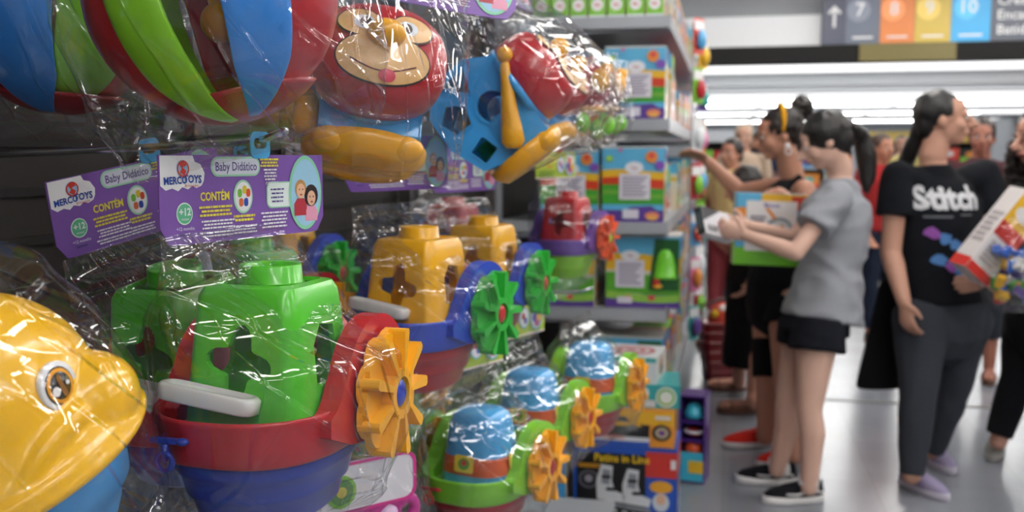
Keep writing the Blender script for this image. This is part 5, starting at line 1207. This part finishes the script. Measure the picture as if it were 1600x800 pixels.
# ---------------- child in black with sandals
F = vdir(-1, .1, 0)
J = dict(head=at(1162, 292, 5.25), neck=at(1172, 335, 5.25), chest=at(1176, 375, 5.25), pel=at(1172, 455, 5.25), shL=at(1188, 352, 5.12), shR=at(1168, 352, 5.38), elL=at(1196, 405, 5.08), elR=at(1150, 395, 5.42), wrL=at(1172, 440, 5.05), wrR=at(1118, 372, 5.4),
         hipL=at(1182, 475, 5.18), hipR=at(1162, 475, 5.34), knL=at(1176, 560, 5.12), knR=at(1152, 545, 5.4), anL=at(1176, 630, 5.08), anR=at(1154, 598, 5.50), flL=flp(1172, 645), flR=flp(1150, 610), ftL=vdir(-1, 0, 0), ftR=vdir(-1, 0, 0))
Ch, R = person('child in a long black dress and sandals half behind the tattooed woman'.replace('tattooed', 'headband'), J, '#b5826c', vdir(-.9, .1, -.3), .86, body_r=(.125, .10, .125), legs_r=(.07, .046, .034), facing=F, feet_skin=True)
with_rel(Ch, lambda: face_parts(Ch, J['head'], R, .86, '#9a5048'))
grow(Ch, 'hair', lambda b: (b.ell(J['head'] + R @ Vector((0, -.024, .030)), (.074, .088, .08), hairm('#17100e'), R), b.ell(J['head'] + R @ Vector((0, -.06, -.04)), (.06, .04, .08), hairm('#17100e'), R)), hairm('#17100e'), .007, 2, .003, (30, 30, 10))
def dress(b):
    m = cl('#0c0c0f'); b.cone(J['neck'] - Vector((0, 0, .05)), J['chest'], .09, .125, m, 24, ends=2, flat=.85, side=F); b.cone(J['chest'], J['pel'], .13, .15, m, 24, ends=2, flat=.85, side=F); b.cone(J['pel'] + Vector((0, 0, .04)), at(1168, 572, 5.25), .15, .165, m, 24, flat=.8, side=F)
grow(Ch, 'dress', dress, cl('#0c0c0f'), .009, 2, .004, (9, 9, 4))
with_rel(Ch, lambda: (shoe(Ch, flp(1172, 645), vdir(-1, 0, 0), .23, sole='#6a4436', sandal='#8a5a44', name='sandal'), shoe(Ch, flp(1150, 610), vdir(-1, 0, 0), .23, sole='#6a4436', sandal='#8a5a44', name='sandal')))
# ---------------- people farther back
def far_person(label, px, d, hgt, face, skin, hair_, top, pants, bulk=1.0, long_hair=False, soles='#5a3c30', fs=False):
    base = at(px, 400, d); base.z = 0; f = vdir(*face); R0 = frame(Vector((f.x, f.y, 0))); k = hgt / 1.65
    def P(x, y, z): return base + R0 @ Vector((x * k, y * k, 0)) + Vector((0, 0, z * k))
    J = dict(head=P(0, .01, 1.52), neck=P(0, -.01, 1.38), chest=P(0, 0, 1.24), pel=P(0, 0, .93), shL=P(-.17, 0, 1.33), shR=P(.17, 0, 1.33), elL=P(-.22, -.02, 1.06), elR=P(.22, -.02, 1.06), wrL=P(-.2, .12, .86), wrR=P(.2, .12, .86), hipL=P(-.085, 0, .86), hipR=P(.085, 0, .86), knL=P(-.10, .02, .47), knR=P(.10, .03, .47), anL=P(-.10, -.02, .09), anR=P(.11, .08, .09))
    for s_ in 'LR': J['fl' + s_] = Vector((J['an' + s_].x, J['an' + s_].y, 0)); J['ft' + s_] = f
    F = Vector((f.x, f.y, 0)).normalized()
    r, R = person(label, J, skin, f, k, facing=F, vox=.009, feet_skin=fs)
    with_rel(r, lambda: face_parts(r, J['head'], R, k, '#9a5048', eye=True))
    grow(r, 'hair', lambda b: (b.ell(J['head'] + R @ Vector((0, -.026, .04)) * k, (.083 * k, .098 * k, .09 * k), hairm(hair_), R), b.ell(J['head'] + R @ Vector((0, -.06, -.05 if long_hair else -.01)) * k, (.07 * k, .05 * k, (.12 if long_hair else .06) * k), hairm(hair_), R)), hairm(hair_), .009, 2, .004, (30, 30, 10))
    grow(r, 'shirt', lambda b: tshirt(b, J, cl(top), F, .155 * k * bulk, .125 * k * bulk, P(0, 0, .88), .17 * k * bulk, .6, k=k), cl(top), .010, 2, .003)
    def tr(b):
        m = cl(pants)
        b.cone(P(0, 0, .95), P(0, 0, .84), .16 * k, .165 * k, m, 22, flat=.82, side=F, ends=3)
        for s_ in 'LR': b.cone(J['hip' + s_], J['kn' + s_], .108 * k, .075 * k, m, 20, ends=3); b.cone(J['kn' + s_], J['an' + s_].lerp(J['kn' + s_], .5 if fs else .06), .075 * k, .062 * k, m, 20)
    grow(r, 'trousers', tr, cl(pants), .010, 2, .003)
    with_rel(r, lambda: [shoe(r, J['fl' + s_], F, .24 * k, '#4a4646', soles, sandal=('#6a4436' if fs else None), name='sandal' if fs else 'shoe') for s_ in 'LR'])
    return r
far_person('shopper with dark hair, yellow top and reddish trousers beyond the shelf end', 1140, 7.0, 1.46, (-.6, -.6, 0), '#b5826c', '#1c1310', '#c9b27a', '#8f3f44', fs=True)
far_person('pale haired shopper in a beige top far down the aisle', 1158, 8.6, 1.62, (-.3, -.9, 0), '#c79a84', '#b09a86', '#b5a08c', '#3a3f4a')
far_person('sandalled shopper whose face shows behind the woman in black printed shirt', 1526, 5.9, 1.56, (-.4, -.85, 0), '#a06a58', '#2a1a14', '#4a2a2e', '#2c3038', fs=True)
far_person('shopper in a red top between the grey and the black T-shirts', 1372, 7.2, 1.50, (.3, -.9, 0), '#b07a62', '#3a2418', '#9c2a2c', '#20283a')
far_person('distant shopper in a dark blue top near the far shelves', 1186, 11.5, 1.65, (.4, -.8, 0), '#a87a66', '#201612', '#2a3350', '#22242c')
far_person('distant shopper in a pale yellow top near the green panel', 1402, 12.5, 1.6, (-.2, -.9, 0), '#c09078', '#2c1c16', '#c8b878', '#383c46')
# phone in the reaching woman's line, red basket
def basket():
    p = flp(1128, 592); r = empty('shopping_basket', p, .3); tag(r, 'red plastic shopping basket standing on the floor with a bright ball', 'basket')
    m = MB(); c = pl('#7c1420')
    m.loft([[(x, y, z) for x, y in rrect(w, w * .72, .03)] for z, w in ((0, .20), (.004, .21), (.20, .25), (.34, .27), (.345, .285), (.355, .285), (.355, .262), (.02, .2))], c)
    for k in range(5): m.loft([[(x, y, z) for x, y in rrect(.222 + .018 * k, .165 + .012 * k, .03)] for z in (.05 + k * .06, .062 + k * .06)], c)
    m.build('tub', r); h = MB(); h.tube([(-.13, 0, .35), (-.125, .03, .44), (0, .05, .48), (.125, .03, .44), (.13, 0, .35)], .008, mat('handle_dark', '#2a1214', .4)); h.build('handle', r)
    b = MB(); b.ell((0, 0, 0), .095, pl('#c8402c'), seg=26, rings=16)
    for a, e, cc in ((-1.2, .1, '#5aae36'), (-2.2, .4, '#e8c22c'), (-.4, .3, '#e8e4e0'), (-1.7, -.5, '#5aae36'), (-1.6, .9, '#e8e4e0')):
        d = Vector((math.cos(a) * math.cos(e), math.sin(a) * math.cos(e), math.sin(e))); b.ell(d * .066, .036, pl(cc))
    o = b.build('toy_ball'); o.location = p + Vector((0, 0, .37)); tag(o, 'red ball with green and yellow patches resting in the red basket', 'ball')
basket()
# ================================================================ FAR STORE
random.seed(21)
def far_rack(x, y, w, h, n, label, tone):
    r = empty('display_rack', (x, y, 0)); tag(r, label, 'rack')
    m = MB(); m.box((0, 0, .08), (w, .5, .16), shelfm); m.box((0, .22, h / 2), (w, .04, h), pegm)
    for k in range(4): m.box((0, -.02, .16 + k * (h - .2) / 4), (w, .46, .025), shelfm)
    for s_ in (-1, 1): m.box((s_ * w / 2, 0, h / 2), (.03, .48, h), shelfm)
    m.build('frame', r)
    s = MB(); s.box((0, -.02, h + .06), (w, .5, .16), mat('topper_' + tone[1:], tone, .5)); s.build('topper', r)
    for k in range(4):
        z = .175 + k * (h - .2) / 4; xx = -w / 2 + .04
        while xx < w / 2 - .18:
            ww = min(random.uniform(.14, .3), w / 2 - .03 - xx); hh = random.uniform(.18, (h - .2) / 4 - .06); c = random.choice(PAL + ['#e8e8e8', '#c8c8cc', '#2a2a30'])
            o = toy_carton('toy_carton', ww * .94, .22, hh, [('r', c, (0, 0, 1, 1)), ('wave', random.choice(PAL), (.2, .5, .05, random.random() * 6)), ('e', random.choice(PAL), (.5, .7, .25, .15))], [('r', c, (0, 0, 1, 1))], c)
            o.location = (x + xx + ww / 2, y - .13, z); tag(o, 'mixed cartons on the ' + label, 'box', 'cartons on the ' + label); xx += ww
far_rack(.35, 14.2, 1.8, 1.55, 0, 'far rack with a pale topper beyond the sign beam', '#c9ccd0')
far_rack(2.7, 15.5, 1.8, 1.55, 0, 'far rack with a yellow topper behind the shoppers', '#d0b45a')
far_rack(5.0, 14.5, 1.8, 1.6, 0, 'far rack with a pale blue topper next to the green panel', '#9fc0d6')
far_rack(1.2, 20.0, 2.6, 1.5, 0, 'most distant rack with a white topper', '#e0e2e4')
far_rack(6.4, 20.0, 2.6, 1.5, 0, 'most distant rack with a red topper', '#a8484a')
# green panel and the rack to its side
gp = empty('green_panel', (3.72, 12.2, 0)); tag(gp, 'plain green upright panel beyond the woman in the black printed shirt', 'panel')
m = MB(); m.box((0, 0, 1.0), (.42, .05, 2.0), mat('green_board', '#2f8f34', .5, bump=.05)); m.build('board', gp); m = MB(); m.box((0, 0, 2.12), (.6, .06, .22), mat('pale_violet', '#b9a8cc', .5)); m.build('topper', gp); m = MB(); m.box((.24, 0, 1.1), (.05, .08, 2.2), shelfm); m.build('post', gp)
rg = empty('slatwall_rack', (3.9, 9.4, 0), PI / 2 + .0); tag(rg, 'tall grey rack hung with pale blue packs at the picture edge', 'rack')
m = MB(); m.box((0, -.3, 1.0), (3.2, .05, 2.0), mat('rack_grey', '#a7abb8', .5)); m.box((0, -.0, .1), (3.2, .6, .2), shelfm); m.build('panel', rg)
m = MB(); m.box((0, 0, 2.1), (3.2, .5, .14), mat('rack_topper', '#e6e8ec', .4)); m.build('topper', rg)
for k in range(24):
    m = MB(); m.poly([rrect(.16, .22, .02)], pr(['#8fb3d8', '#dfe3ea', '#9a9fb8', '#c7d3e6'][k % 4]), .004, T(0, 0, 0) @ UPR); m.ell((0, .02, -.03), (.05, .025, .06), pl(['#6a8ec0', '#b9c3d2'][k % 2]))
    o = m.build('blister_pack'); o.rotation_euler = (0, 0, -PI / 2); x_ = -1.4 + .35 * (k % 8); o.location = (3.9 + .25, 9.4 + x_, 1.75 - .32 * (k // 8))
    o.location.x = 3.9 + .30 - .66; tag(o, 'pale blue and white packs on the tall grey rack', 'blister pack', 'packs on the tall grey rack')
